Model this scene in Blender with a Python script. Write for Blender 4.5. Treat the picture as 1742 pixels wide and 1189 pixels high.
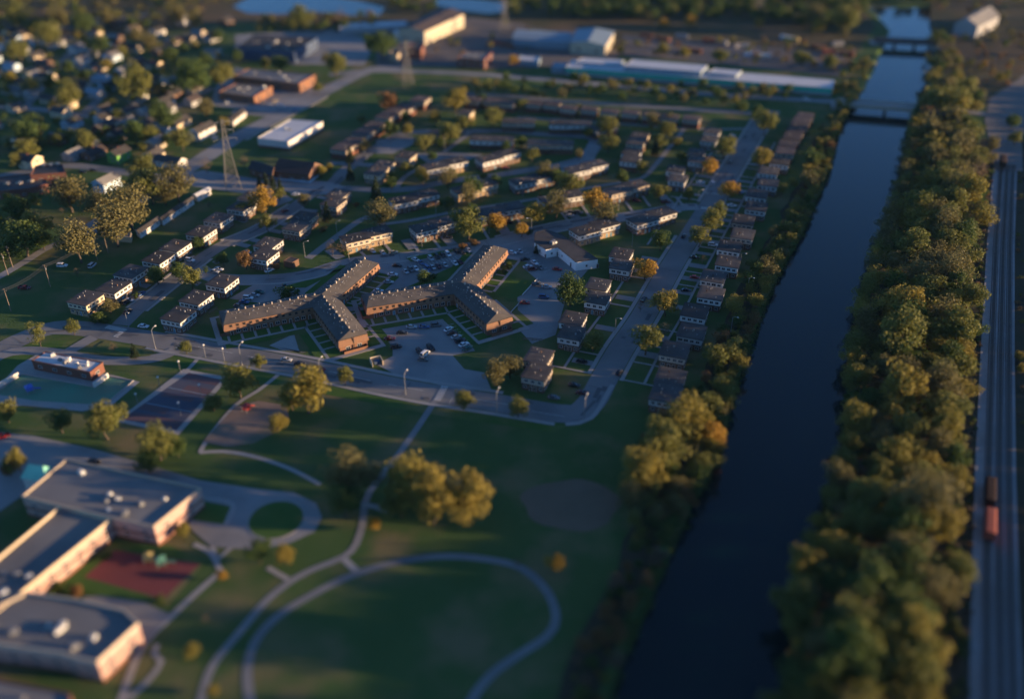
import bpy, math, random
from mathutils import Vector, Matrix, noise as mnoise
random.seed(7)
sc = bpy.context.scene
col = sc.collection
R = math.radians
for o in list(bpy.data.objects):
    bpy.data.objects.remove(o)

# ------------------------------------------------------------------ camera, sky, sun, exposure
FOC, TH, CAMH = 1600.0, R(32.4), 200.0
cam = bpy.data.cameras.new('camera')
cam_o = bpy.data.objects.new('camera', cam)
col.objects.link(cam_o)
cam_o.location = (0, 0, CAMH)
cam_o.rotation_euler = (math.pi / 2 - TH, 0, 0)
cam.sensor_width = 36.0
cam.lens = 36.0 * FOC / 1742.0
cam.clip_start = 1.0
cam.clip_end = 20000.0
cam.dof.use_dof = True
cam.dof.focus_distance = 402.0
cam.dof.aperture_fstop = cam.lens / 1000.0 / 6.0
sc.camera = cam_o

SUN_EL, SUN_ROT = R(6.3), R(95.0)
world = bpy.data.worlds.new('World')
sc.world = world
world.use_nodes = True
wn = world.node_tree
sky = wn.nodes.new('ShaderNodeTexSky')
sky.sky_type = 'NISHITA'
sky.sun_disc = False
sky.sun_elevation = SUN_EL
sky.sun_rotation = SUN_ROT
sky.altitude = 200
sky.air_density = 0.6
sky.dust_density = 0.05
sky.ozone_density = 3.3
wn.links.new(sky.outputs[0], wn.nodes['Background'].inputs[0])
wn.nodes['Background'].inputs[1].default_value = 0.12
sl = bpy.data.lights.new('sun', 'SUN')
sl.energy = 5.0
sl.angle = R(0.55)
sl.color = (1.0, 0.685, 0.385)
sun = bpy.data.objects.new('sun', sl)
col.objects.link(sun)
sd = Vector((math.sin(SUN_ROT) * math.cos(SUN_EL), math.cos(SUN_ROT) * math.cos(SUN_EL), math.sin(SUN_EL)))
sun.rotation_euler = (-sd).to_track_quat('-Z', 'Y').to_euler()
sun.location = sd * 800
vs = sc.view_settings
vs.view_transform = 'Standard'
vs.look = 'None'
vs.exposure = 1.52
vs.gamma = 1.0
vs.use_curve_mapping = False
sc.cycles.use_denoising = True
sc.cycles.max_bounces = 5
sc.cycles.diffuse_bounces = 2
sc.cycles.glossy_bounces = 2
sc.cycles.transmission_bounces = 2
sc.cycles.caustics_reflective = False
sc.cycles.caustics_refractive = False


# ------------------------------------------------------------------ helpers
def P(px, py, z=0.0):
    """ground point (at height z) seen at a photo pixel"""
    u = (px - 871) / FOC
    v = (594.5 - py) / FOC
    d = (u, math.cos(TH) + v * math.sin(TH), -math.sin(TH) + v * math.cos(TH))
    t = (z - CAMH) / d[2]
    return Vector((d[0] * t, d[1] * t, z))


def mpp(py, z=0.0):
    """metres per photo pixel at that image height"""
    v = (594.5 - py) / FOC
    return (CAMH - z) / (math.sin(TH) - v * math.cos(TH)) / FOC


ORD = ['first', 'second', 'third', 'fourth', 'fifth', 'sixth', 'seventh', 'eighth', 'ninth', 'tenth', 'eleventh', 'twelfth',
       'thirteenth', 'fourteenth', 'fifteenth', 'sixteenth', 'seventeenth', 'eighteenth', 'nineteenth', 'twentieth']
TENS = {20: 'twenty', 30: 'thirty', 40: 'forty', 50: 'fifty', 60: 'sixty', 70: 'seventy', 80: 'eighty'}


def nth(i):
    n = i + 1
    if n <= 20:
        return ORD[i]
    t, r = n // 10 * 10, n % 10
    return TENS[t][:-1] + 'ieth' if r == 0 else TENS[t] + '-' + ORD[r - 1]


class MB:
    def __init__(s):
        s.v, s.f = [], []

    def poly(s, pts):
        b = len(s.v)
        s.v += [tuple(p) for p in pts]
        s.f.append(tuple(range(b, b + len(pts))))

    def hexa(s, p):
        """p: 8 points, bottom ring then top ring"""
        b = len(s.v)
        s.v += [tuple(q) for q in p]
        for f in ((3, 2, 1, 0), (4, 5, 6, 7), (0, 1, 5, 4), (1, 2, 6, 5), (2, 3, 7, 6), (3, 0, 4, 7)):
            s.f.append(tuple(b + i for i in f))

    def box(s, x0, y0, z0, x1, y1, z1):
        s.hexa([(x0, y0, z0), (x1, y0, z0), (x1, y1, z0), (x0, y1, z0), (x0, y0, z1), (x1, y0, z1), (x1, y1, z1), (x0, y1, z1)])

    def frus(s, a, z0, b, z1):
        """rect a=(x0,y0,x1,y1) at z0 to rect b at z1"""
        s.hexa([(a[0], a[1], z0), (a[2], a[1], z0), (a[2], a[3], z0), (a[0], a[3], z0),
                (b[0], b[1], z1), (b[2], b[1], z1), (b[2], b[3], z1), (b[0], b[3], z1)])

    def prism(s, pts, z0, z1):
        """polygon in xy (counter-clockwise) extruded"""
        n = len(pts)
        b = len(s.v)
        s.v += [(p[0], p[1], z0) for p in pts] + [(p[0], p[1], z1) for p in pts]
        s.f.append(tuple(b + n + i for i in range(n)))
        s.f.append(tuple(b + i for i in reversed(range(n))))
        for i in range(n):
            j = (i + 1) % n
            s.f.append((b + i, b + j, b + n + j, b + n + i))

    def tube(s, p, q, r0, r1=None, n=6, cap=True):
        p, q = Vector(p), Vector(q)
        r1 = r0 if r1 is None else r1
        d = (q - p).normalized()
        a = d.orthogonal().normalized()
        c = d.cross(a)
        b = len(s.v)
        for i in range(n):
            t = 2 * math.pi * i / n
            s.v.append(tuple(p + (a * math.cos(t) + c * math.sin(t)) * r0))
        for i in range(n):
            t = 2 * math.pi * i / n
            s.v.append(tuple(q + (a * math.cos(t) + c * math.sin(t)) * r1))
        for i in range(n):
            j = (i + 1) % n
            s.f.append((b + i, b + j, b + n + j, b + n + i))
        if cap:
            s.f.append(tuple(b + n + i for i in range(n)))
            s.f.append(tuple(b + i for i in reversed(range(n))))

    def mesh(s, name, smooth=False):
        m = bpy.data.meshes.new(name)
        m.from_pydata(s.v, [], s.f)
        if smooth:
            m.polygons.foreach_set('use_smooth', [True] * len(m.polygons))
        m.update()
        return m

    def build(s, name, mat, parent=None, smooth=False):
        return link(name, s.mesh(name, smooth), mat, parent)


def link(name, mesh, mat=None, parent=None, loc=None, rotz=None, objmat=False):
    o = bpy.data.objects.new(name, mesh)
    col.objects.link(o)
    if mat is not None and mesh is not None:
        if not mesh.materials:
            mesh.materials.append(mat)
        if mesh.materials[0] != mat:
            o.material_slots[0].link = 'OBJECT'
            o.material_slots[0].material = mat
    if parent is not None:
        o.parent = parent
    if loc is not None:
        o.location = loc
    if rotz is not None:
        o.rotation_euler = (0, 0, rotz)
    return o


def tag(o, label=None, cat=None, group=None, kind=None):
    if label:
        o['label'] = label
    if cat:
        o['category'] = cat
    if group:
        o['group'] = group
    if kind:
        o['kind'] = kind
    return o


def thing(name, label, cat, loc, rotz=0.0, group=None):
    o = bpy.data.objects.new(name, None)
    o.empty_display_size = 0.5
    col.objects.link(o)
    o.location = loc
    o.rotation_euler = (0, 0, rotz)
    return tag(o, label, cat, group)


# ------------------------------------------------------------------ materials
MATS = {}


def pm(name, c1, c2=None, scale=0.3, rough=0.85, detail=5.0, bump=0.0, c3=None, scale3=0.02, spec=0.3, metal=0.0, mid=0.5, width=0.25, bscale=None, vary=0.0):
    """noise-varied principled material in object space"""
    m = bpy.data.materials.new(name)
    m.use_nodes = True
    nt = m.node_tree
    b = nt.nodes['Principled BSDF']
    b.inputs['Roughness'].default_value = rough
    b.inputs['Specular IOR Level'].default_value = spec
    b.inputs['Metallic'].default_value = metal
    c1 = tuple(c1) + (1,)
    if c2 is None:
        c2 = tuple(x * 0.82 for x in c1[:3])
    c2 = tuple(c2) + (1,)
    tc = nt.nodes.new('ShaderNodeTexCoord')
    n1 = nt.nodes.new('ShaderNodeTexNoise')
    n1.inputs['Scale'].default_value = scale
    n1.inputs['Detail'].default_value = detail
    n1.inputs['Roughness'].default_value = 0.62
    nt.links.new(tc.outputs['Object'], n1.inputs['Vector'])
    mr = nt.nodes.new('ShaderNodeMapRange')
    mr.inputs[1].default_value = mid - width
    mr.inputs[2].default_value = mid + width
    nt.links.new(n1.outputs[0], mr.inputs[0])
    mx = nt.nodes.new('ShaderNodeMix')
    mx.data_type = 'RGBA'
    mx.inputs[6].default_value = c1
    mx.inputs[7].default_value = c2
    nt.links.new(mr.outputs[0], mx.inputs[0])
    out = mx.outputs[2]
    if c3 is not None:
        n2 = nt.nodes.new('ShaderNodeTexNoise')
        n2.inputs['Scale'].default_value = scale3
        n2.inputs['Detail'].default_value = 4
        nt.links.new(tc.outputs['Object'], n2.inputs['Vector'])
        m2 = nt.nodes.new('ShaderNodeMapRange')
        m2.inputs[1].default_value = 0.48
        m2.inputs[2].default_value = 0.68
        nt.links.new(n2.outputs[0], m2.inputs[0])
        mx2 = nt.nodes.new('ShaderNodeMix')
        mx2.data_type = 'RGBA'
        nt.links.new(m2.outputs[0], mx2.inputs[0])
        nt.links.new(out, mx2.inputs[6])
        mx2.inputs[7].default_value = tuple(c3) + (1,)
        out = mx2.outputs[2]
    if vary:
        oi = nt.nodes.new('ShaderNodeObjectInfo')
        vr = nt.nodes.new('ShaderNodeMapRange')
        vr.inputs[3].default_value = 1 - vary
        vr.inputs[4].default_value = 1 + vary
        nt.links.new(oi.outputs['Random'], vr.inputs[0])
        vm = nt.nodes.new('ShaderNodeVectorMath')
        vm.operation = 'SCALE'
        nt.links.new(out, vm.inputs[0])
        nt.links.new(vr.outputs[0], vm.inputs['Scale'])
        out = vm.outputs[0]
    nt.links.new(out, b.inputs['Base Color'])
    if bump:
        n3 = nt.nodes.new('ShaderNodeTexNoise')
        n3.inputs['Scale'].default_value = bscale or scale * 4
        n3.inputs['Detail'].default_value = 4
        nt.links.new(tc.outputs['Object'], n3.inputs['Vector'])
        bp = nt.nodes.new('ShaderNodeBump')
        bp.inputs['Strength'].default_value = 1.0
        bp.inputs['Distance'].default_value = bump
        nt.links.new(n3.outputs[0], bp.inputs['Height'])
        nt.links.new(bp.outputs[0], b.inputs['Normal'])
    MATS[name] = m
    return m


M = MATS
pm('grass', (0.042, 0.084, 0.023), (0.070, 0.105, 0.032), 0.06, 0.95, 8, 0.12, c3=(0.150, 0.122, 0.058), scale3=0.04, bscale=1.2, spec=0.1)
pm('lawn', (0.042, 0.095, 0.020), (0.068, 0.118, 0.028), 0.10, 0.95, 8, 0.08, c3=(0.150, 0.128, 0.055), scale3=0.045, bscale=1.5, spec=0.1)
pm('dry_field', (0.105, 0.075, 0.042), (0.060, 0.062, 0.028), 0.03, 0.95, 8, 0.2, c3=(0.13, 0.085, 0.05), scale3=0.01, bscale=0.8, spec=0.1)
pm('earth', (0.065, 0.050, 0.034), (0.040, 0.042, 0.022), 0.15, 0.95, 6, 0.15, spec=0.1)
pm('asphalt', (0.150, 0.148, 0.145), (0.190, 0.182, 0.172), 0.12, 0.85, 8, 0.0, c3=(0.118, 0.117, 0.116), scale3=0.05)
pm('lot_asphalt', (0.195, 0.190, 0.186), (0.255, 0.244, 0.232), 0.08, 0.85, 9, 0.0, c3=(0.140, 0.140, 0.142), scale3=0.035)
pm('concrete', (0.30, 0.28, 0.26), (0.235, 0.222, 0.205), 0.25, 0.85, 6)
pm('drive', (0.22, 0.21, 0.20), (0.17, 0.165, 0.16), 0.15, 0.85, 6)
pm('gravel', (0.30, 0.28, 0.265), (0.22, 0.205, 0.195), 0.4, 0.95, 8, 0.06, c3=(0.19, 0.175, 0.16), scale3=0.03)
pm('track_ballast', (0.19, 0.168, 0.150), (0.14, 0.125, 0.112), 0.5, 0.95, 8)
pm('yard_dirt', (0.105, 0.088, 0.078), (0.14, 0.118, 0.102), 0.06, 0.95, 8, c3=(0.075, 0.07, 0.068), scale3=0.03)
pm('fresh_tar', (0.085, 0.085, 0.088), (0.10, 0.10, 0.10), 0.3, 0.85)
pm('infield', (0.165, 0.110, 0.070), (0.125, 0.090, 0.055), 0.12, 0.95, 6)
pm('paint', (0.62, 0.60, 0.55), (0.42, 0.41, 0.38), 0.8, 0.7)
pm('brick_brown', (0.150, 0.085, 0.055), (0.108, 0.064, 0.044), 0.9, 0.9, 7, 0.01, bscale=6, vary=0.2)
pm('brick_red', (0.170, 0.070, 0.048), (0.120, 0.055, 0.042), 0.9, 0.9, 7, 0.01, bscale=6)
pm('brick_tan', (0.34, 0.235, 0.13), (0.27, 0.18, 0.10), 0.7, 0.9, 7, 0.01, bscale=6)
pm('apt_brick', (0.215, 0.105, 0.060), (0.165, 0.080, 0.048), 0.8, 0.9, 7, 0.01, bscale=6)
pm('apt_shingle', (0.230, 0.124, 0.074), (0.180, 0.098, 0.060), 0.9, 0.9, 7, 0.012, bscale=7)
pm('panel_white', (0.54, 0.53, 0.50), (0.44, 0.43, 0.40), 0.5, 0.7, 5, vary=0.16)
pm('panel_cream', (0.55, 0.45, 0.31), (0.46, 0.37, 0.25), 0.5, 0.7, 5, vary=0.15)
pm('panel_tan', (0.40, 0.33, 0.25), (0.33, 0.27, 0.20), 0.5, 0.75, 5, vary=0.2)
pm('fascia', (0.055, 0.040, 0.032), None, 0.6, 0.8)
pm('roof_brown', (0.054, 0.048, 0.046), (0.041, 0.037, 0.036), 0.35, 0.92, 7, 0.01, c3=(0.076, 0.067, 0.062), scale3=0.15, vary=0.3)
pm('roof_dark', (0.050, 0.046, 0.045), (0.038, 0.036, 0.036), 0.35, 0.92, 7, 0.01, c3=(0.060, 0.054, 0.052), scale3=0.15, vary=0.25)
pm('roof_red', (0.070, 0.050, 0.047), (0.054, 0.042, 0.040), 0.35, 0.92, 7, 0.01, vary=0.3)
pm('roof_apt', (0.086, 0.076, 0.069), (0.064, 0.058, 0.054), 0.3, 0.92, 8, 0.01, c3=(0.10, 0.088, 0.079), scale3=0.12)
pm('roof_grey', (0.17, 0.165, 0.16), (0.13, 0.127, 0.125), 0.12, 0.9, 8, 0.0, c3=(0.21, 0.20, 0.185), scale3=0.04, vary=0.2)
pm('roof_white', (0.52, 0.52, 0.52), (0.42, 0.42, 0.42), 0.1, 0.6, 6)
pm('roof_blue', (0.20, 0.26, 0.30), (0.16, 0.21, 0.25), 0.1, 0.6, 6)
pm('chimney_tan', (0.42, 0.36, 0.29), (0.34, 0.29, 0.24), 1.0, 0.8)
pm('metal_grey', (0.26, 0.26, 0.26), (0.20, 0.20, 0.20), 1.0, 0.5, metal=0.3)
pm('pylon_steel', (0.17, 0.155, 0.135), None, 1.0, 0.7)
pm('metal_dark', (0.06, 0.06, 0.065), None, 1.0, 0.6)
pm('wood_pole', (0.19, 0.145, 0.105), (0.14, 0.105, 0.08), 1.5, 0.9)
pm('bark', (0.085, 0.066, 0.05), (0.055, 0.044, 0.036), 1.5, 0.95)
pm('office_wall', (0.78, 0.76, 0.72), (0.70, 0.68, 0.64), 0.3, 0.8)
pm('white_wall', (0.52, 0.50, 0.47), (0.43, 0.41, 0.38), 0.3, 0.8)
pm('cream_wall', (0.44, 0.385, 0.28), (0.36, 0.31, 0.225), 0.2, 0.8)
pm('grey_wall', (0.30, 0.30, 0.30), (0.24, 0.24, 0.24), 0.2, 0.8)
pm('navy_wall', (0.05, 0.075, 0.13), (0.04, 0.06, 0.11), 0.2, 0.7)
pm('teal', (0.030, 0.40, 0.27), (0.028, 0.33, 0.23), 0.2, 0.6)
pm('teal_roof', (0.20, 0.50, 0.38), (0.16, 0.42, 0.32), 0.5, 0.6)
pm('green_wall', (0.11, 0.28, 0.055), (0.09, 0.24, 0.05), 0.4, 0.8)
pm('paleblue_wall', (0.38, 0.47, 0.55), (0.33, 0.41, 0.48), 0.4, 0.8)
pm('pool_paint', (0.070, 0.21, 0.130), (0.085, 0.18, 0.115), 0.12, 0.7, 7, c3=(0.11, 0.16, 0.10), scale3=0.05)
pm('court_navy', (0.058, 0.060, 0.085), (0.072, 0.072, 0.095), 0.12, 0.8, 6)
pm('court_maroon', (0.110, 0.062, 0.066), (0.090, 0.055, 0.060), 0.12, 0.8, 6)
pm('court_red', (0.17, 0.040, 0.038), (0.14, 0.036, 0.034), 0.12, 0.85, 6)
pm('play_sand', (0.24, 0.165, 0.125), (0.16, 0.12, 0.095), 0.15, 0.95, 7, c3=(0.12, 0.12, 0.08), scale3=0.06)
pm('pink_stone', (0.44, 0.30, 0.25), (0.35, 0.22, 0.185), 0.6, 0.85, 5)
pm('rust', (0.20, 0.075, 0.038), (0.13, 0.052, 0.03), 0.5, 0.85)
pm('steel_rail', (0.22, 0.20, 0.19), None, 0.6, 0.4, metal=0.6)
pm('tie_wood', (0.075, 0.062, 0.052), None, 0.6, 0.95)
pm('wagon_red', (0.30, 0.075, 0.040), (0.22, 0.058, 0.034), 0.5, 0.7)
pm('wagon_dark', (0.045, 0.028, 0.022), None, 0.5, 0.95, spec=0.1)
pm('window_frame', (0.6, 0.58, 0.54), None, 1, 0.7)
pm('door_dark', (0.075, 0.05, 0.04), None, 1, 0.7)
pm('door_blue', (0.10, 0.22, 0.28), None, 1, 0.7)
pm('tyre', (0.02, 0.02, 0.02), None, 1, 0.9)
pm('hub', (0.35, 0.35, 0.36), None, 1, 0.4, metal=0.6)
pm('lamp_white', (0.55, 0.54, 0.5), None, 1, 0.5)
pm('bin_green', (0.02, 0.10, 0.05), None, 1, 0.6)
pm('play_blue', (0.06, 0.12, 0.45), None, 1, 0.6)
pm('play_red', (0.45, 0.05, 0.04), None, 1, 0.6)
pm('play_green', (0.10, 0.25, 0.17), None, 1, 0.6)
pm('play_yellow', (0.40, 0.30, 0.10), None, 1, 0.6)
for n_, c_ in (('car_white', (0.62, 0.62, 0.62)), ('car_silver', (0.36, 0.37, 0.38)), ('car_black', (0.012, 0.012, 0.014)), ('car_red', (0.30, 0.018, 0.018)),
               ('car_blue', (0.05, 0.10, 0.22)), ('car_grey', (0.11, 0.115, 0.12)), ('car_green', (0.03, 0.09, 0.07)), ('car_maroon', (0.10, 0.018, 0.02)),
               ('car_tan', (0.36, 0.29, 0.2))):
    pm(n_, c_, tuple(x * 0.95 for x in c_), 0.5, 0.22, spec=0.5)


def glassmat(name, c, rough=0.08):
    m = pm(name, c, None, 0.8, rough, spec=0.6)
    return m


glassmat('pane', (0.022, 0.028, 0.036), 0.12)
glassmat('car_glass', (0.012, 0.014, 0.017), 0.08)


def watermat(name, c, bump, rough):
    m = bpy.data.materials.new(name)
    m.use_nodes = True
    nt = m.node_tree
    b = nt.nodes['Principled BSDF']
    b.inputs['Base Color'].default_value = c + (1,)
    b.inputs['Roughness'].default_value = rough
    b.inputs['IOR'].default_value = 1.33
    tc = nt.nodes.new('ShaderNodeTexCoord')
    n = nt.nodes.new('ShaderNodeTexNoise')
    n.inputs['Scale'].default_value = 0.5
    n.inputs['Detail'].default_value = 6
    nt.links.new(tc.outputs['Object'], n.inputs['Vector'])
    bp = nt.nodes.new('ShaderNodeBump')
    bp.inputs['Distance'].default_value = bump
    nt.links.new(n.outputs[0], bp.inputs['Height'])
    nt.links.new(bp.outputs[0], b.inputs['Normal'])
    MATS[name] = m


watermat('water', (0.0010, 0.010, 0.012), 0.05, 0.09)


def leafmat(name, c1, c2, c3):
    m = bpy.data.materials.new(name)
    m.use_nodes = True
    nt = m.node_tree
    b = nt.nodes['Principled BSDF']
    b.inputs['Roughness'].default_value = 0.7
    b.inputs['Specular IOR Level'].default_value = 0.2
    tc = nt.nodes.new('ShaderNodeTexCoord')
    oi = nt.nodes.new('ShaderNodeObjectInfo')
    n = nt.nodes.new('ShaderNodeTexNoise')
    n.inputs['Scale'].default_value = 0.45
    n.inputs['Detail'].default_value = 6
    n.inputs['Roughness'].default_value = 0.7
    add = nt.nodes.new('ShaderNodeVectorMath')
    add.operation = 'ADD'
    nt.links.new(tc.outputs['Object'], add.inputs[0])
    mul = nt.nodes.new('ShaderNodeMath')
    mul.operation = 'MULTIPLY'
    mul.inputs[1].default_value = 57.0
    nt.links.new(oi.outputs['Random'], mul.inputs[0])
    nt.links.new(mul.outputs[0], add.inputs[1])
    nt.links.new(add.outputs[0], n.inputs['Vector'])
    mr = nt.nodes.new('ShaderNodeMapRange')
    mr.inputs[1].default_value = 0.33
    mr.inputs[2].default_value = 0.67
    nt.links.new(n.outputs[0], mr.inputs[0])
    mx = nt.nodes.new('ShaderNodeMix')
    mx.data_type = 'RGBA'
    nt.links.new(mr.outputs[0], mx.inputs[0])
    mx.inputs[6].default_value = c1 + (1,)
    mx.inputs[7].default_value = c2 + (1,)
    mx2 = nt.nodes.new('ShaderNodeMix')
    mx2.data_type = 'RGBA'
    m2 = nt.nodes.new('ShaderNodeMath')
    m2.operation = 'MULTIPLY'
    m2.inputs[1].default_value = 0.75
    nt.links.new(oi.outputs['Random'], m2.inputs[0])
    nt.links.new(m2.outputs[0], mx2.inputs[0])
    nt.links.new(mx.outputs[2], mx2.inputs[6])
    mx2.inputs[7].default_value = c3 + (1,)
    nt.links.new(mx2.outputs[2], b.inputs['Base Color'])
    tr = nt.nodes.new('ShaderNodeBsdfTranslucent')
    nt.links.new(mx2.outputs[2], tr.inputs['Color'])
    ms = nt.nodes.new('ShaderNodeMixShader')
    ms.inputs[0].default_value = 0.30
    nt.links.new(b.outputs[0], ms.inputs[1])
    nt.links.new(tr.outputs[0], ms.inputs[2])
    nt.links.new(ms.outputs[0], nt.nodes['Material Output'].inputs['Surface'])
    MATS[name] = m


leafmat('leaf_olive', (0.1053, 0.1248, 0.0286), (0.1755, 0.1596, 0.039), (0.1334, 0.1387, 0.0338))
leafmat('leaf_green', (0.046, 0.0784, 0.0207), (0.0805, 0.1076, 0.0253), (0.0633, 0.1012, 0.023))
leafmat('leaf_pale', (0.115, 0.105, 0.040), (0.160, 0.140, 0.050), (0.125, 0.112, 0.042))
leafmat('leaf_yellow', (0.2875, 0.1875, 0.0275), (0.375, 0.2375, 0.035), (0.3125, 0.175, 0.0275))
leafmat('leaf_mustard', (0.195, 0.1585, 0.0312), (0.26, 0.1998, 0.039), (0.169, 0.1585, 0.0338))
leafmat('leaf_rust', (0.1955, 0.092, 0.0345), (0.23, 0.1207, 0.046), (0.1495, 0.0978, 0.0403))
leafmat('leaf_conifer', (0.020, 0.036, 0.018), (0.034, 0.050, 0.022), (0.026, 0.042, 0.018))
leafmat('leaf_brown', (0.13, 0.098, 0.062), (0.17, 0.125, 0.075), (0.12, 0.085, 0.055))

# ------------------------------------------------------------------ ground, canal, ponds
CL = [P(1030, 1240), P(1062, 1130), P(1117, 1000), P(1180, 860), P(1225, 780), P(1250, 680), P(1285, 570), P(1320, 480), P(1365, 400), P(1410, 300),
      P(1430, 215), P(1462, 168), P(1490, 115), P(1508, 70), P(1516, 50), P(1500, 30), P(1482, 14)]
CW = [42, 42, 42, 41, 40, 40, 39, 39, 38, 41, 42, 42, 41, 40, 38, 46, 62]


def lerp_tab(tab, t):
    if t <= tab[0][0]:
        return tab[0][1]
    for (a, b), (c, d) in zip(tab, tab[1:]):
        if t <= c:
            return b + (d - b) * (t - a) / (c - a)
    return tab[-1][1]


CLT = sorted((p.y, p.x) for p in CL)
CWT = sorted((p.y, w) for p, w in zip(CL, CW))


def canal_x(y):
    return lerp_tab(CLT, y) if y > CLT[0][0] else CLT[0][1] + (y - CLT[0][0]) / math.tan(R(67))


def canal_w(y):
    return lerp_tab(CWT, y)


ys = [-3000, -400, 0] + [110 + 9 * i for i in range(90)]
ys = [y for y in ys if y < CLT[-1][0]] + [CLT[-1][0]]
g = MB()
rows = []
for y in ys:
    xl, w = canal_x(y), canal_w(y)
    j = 0.9 * mnoise.noise((y * 0.07, 3.1, 0)) * 2
    k = 0.9 * mnoise.noise((y * 0.09, 9.1, 0)) * 2
    rows.append([(-4000, y, 0), (xl - 3.5 + j, y, 0), (xl + 1.5 + j, y, -3), (xl + w - 1.5 + k, y, -3), (xl + w + 3.5 + k, y, 0), (4000, y, 0)])
yl = ys[-1]
xl = canal_x(yl)
rows.append([(-4000, yl + 14, 0), (xl - 3.5, yl + 14, 0), (xl + 1.5, yl + 14, 0), (xl + 60, yl + 14, 0), (xl + 64, yl + 14, 0), (4000, yl + 14, 0)])
rows.append([(-4000, 9000, 0), (xl - 3.5, 9000, 0), (xl + 1.5, 9000, 0), (xl + 60, 9000, 0), (xl + 64, 9000, 0), (4000, 9000, 0)])
for r_ in rows:
    g.v += r_
for i in range(len(rows) - 1):
    for j in range(5):
        a = i * 6 + j
        g.f.append((a, a + 1, a + 7, a + 6))
tag(g.build('ground', M['grass']), kind='structure')
w_ = MB()
wr = [(canal_x(y) - 6, canal_x(y) + canal_w(y) + 6, y) for y in ys]
for a in wr:
    w_.v += [(a[0], a[2], -1.6), (a[1], a[2], -1.6)]
w_.v += [(xl - 6, yl + 16, -1.6), (xl + 66, yl + 16, -1.6)]
for i in range(len(wr)):
    w_.f.append((2 * i, 2 * i + 1, 2 * i + 3, 2 * i + 2))
tag(w_.build('canal_water', M['water']), kind='structure')

LAYER = [0.02]


def nextz(step=0.0015):
    LAYER[0] += step
    return LAYER[0]


def sheet(name, pts, mat, z=None, world=False, parent=None):
    z = nextz() if z is None else z
    m = MB()
    q = [(p[0], p[1], z) for p in pts] if world else [(lambda v: (v.x, v.y, z))(P(*p)) for p in pts]
    area = sum(q[i][0] * q[(i + 1) % len(q)][1] - q[(i + 1) % len(q)][0] * q[i][1] for i in range(len(q)))
    if area < 0:
        q.reverse()
    m.poly(q)
    return tag(m.build(name, M[mat], parent), kind=None if parent else 'structure')


def smooth_line(pts, step=3.0, closed=False):
    pts = [Vector((p[0], p[1], 0)) for p in pts]
    if len(pts) == 2:
        n = max(1, int((pts[1] - pts[0]).length / step))
        return [pts[0].lerp(pts[1], i / n) for i in range(n + 1)]
    out = []
    n = len(pts)
    rng = range(n if closed else n - 1)
    for i in rng:
        if closed:
            p0, p1, p2, p3 = pts[i - 1], pts[i], pts[(i + 1) % n], pts[(i + 2) % n]
        else:
            p1, p2 = pts[i], pts[i + 1]
            p0 = pts[i - 1] if i else p1 * 2 - p2
            p3 = pts[i + 2] if i + 2 < n else p2 * 2 - p1
        k = max(1, int((p2 - p1).length / step))
        for j in range(k):
            t = j / k
            out.append(0.5 * ((2 * p1) + (p2 - p0) * t + (2 * p0 - 5 * p1 + 4 * p2 - p3) * t * t + (3 * p1 - p0 - 3 * p2 + p3) * t ** 3))
    out.append(pts[0] if closed else pts[-1])
    return out


def ribbon(name, pts, width, mat, z=None, off=0.0, thick=0.0, world=False, step=3.0, closed=False, parent=None, into=None):
    """flat strip along a line; thick > 0 makes it a raised slab with sides"""
    line = smooth_line(pts if world else [P(*p) for p in pts], step, closed)
    z = nextz() if z is None else z
    m = into or MB()
    L, Rr = [], []
    n = len(line)
    for i, p in enumerate(line):
        a = line[i - 1] if i else (line[n - 2] if closed else p)
        b = line[i + 1] if i < n - 1 else (line[1] if closed else p)
        d = (b - a).normalized()
        s = Vector((-d.y, d.x, 0))
        L.append(p + s * (off + width / 2))
        Rr.append(p + s * (off - width / 2))
    b0 = len(m.v)
    for l, r in zip(L, Rr):
        m.v += [(l.x, l.y, z), (r.x, r.y, z)]
        if thick:
            m.v += [(l.x, l.y, z - thick), (r.x, r.y, z - thick)]
    k = 4 if thick else 2
    for i in range(n - 1):
        a = b0 + i * k
        m.f.append((a, a + 1, a + k + 1, a + k))
        if thick:
            m.f.append((a + 2, a, a + k, a + k + 2))
            m.f.append((a + 1, a + 3, a + k + 3, a + k + 1))
    if into is not None:
        return None
    return tag(m.build(name, M[mat], parent), kind=None if parent else 'structure')


# wide surfaces under everything else
sheet('field', [(-400, 60), (-400, -60), (1450, -60), (1466, 10), (1490, 45), (1470, 70), (1440, 118), (1290, 100), (1050, 88), (800, 60), (640, 60), (560, 40), (380, 40), (240, 62)], 'dry_field')
sheet('field', [(1600, 85), (1582, 40), (1590, -60), (2300, -60), (2300, 190), (1690, 180), (1610, 160)], 'dry_field')
for pts in ([(396, 12), (420, 23), (470, 25), (540, 21), (600, 27), (645, 27), (655, 14), (610, 2), (560, -6), (430, -8)],
            [(735, 8), (780, 18), (830, 24), (868, 20), (858, 6), (800, -2), (740, -3)]):
    sheet('pond', pts, 'water')
RAILX = sorted((p.y, p.x) for p in (P(1652, 1189), P(1655, 1000), P(1661, 800), P(1670, 600), P(1680, 420), P(1690, 300), P(1697, 255)))


def rail_x(y):
    return lerp_tab(RAILX, y) if y > RAILX[0][0] else RAILX[0][1] + (y - RAILX[0][0]) / math.tan(R(66))


yb = [100 + 12 * i for i in range(39)]
sheet('bank', [(canal_x(y) + canal_w(y) + 4.5, y) for y in yb] + [(rail_x(y) + 45, y) for y in reversed(yb)], 'earth', world=True)
sheet('bank', [(canal_x(y) - 4.5, y) for y in yb] + [(canal_x(y) - 15 - 5 * mnoise.noise((y * 0.05, 1, 1)), y) for y in reversed(yb)], 'earth', world=True)

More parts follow.
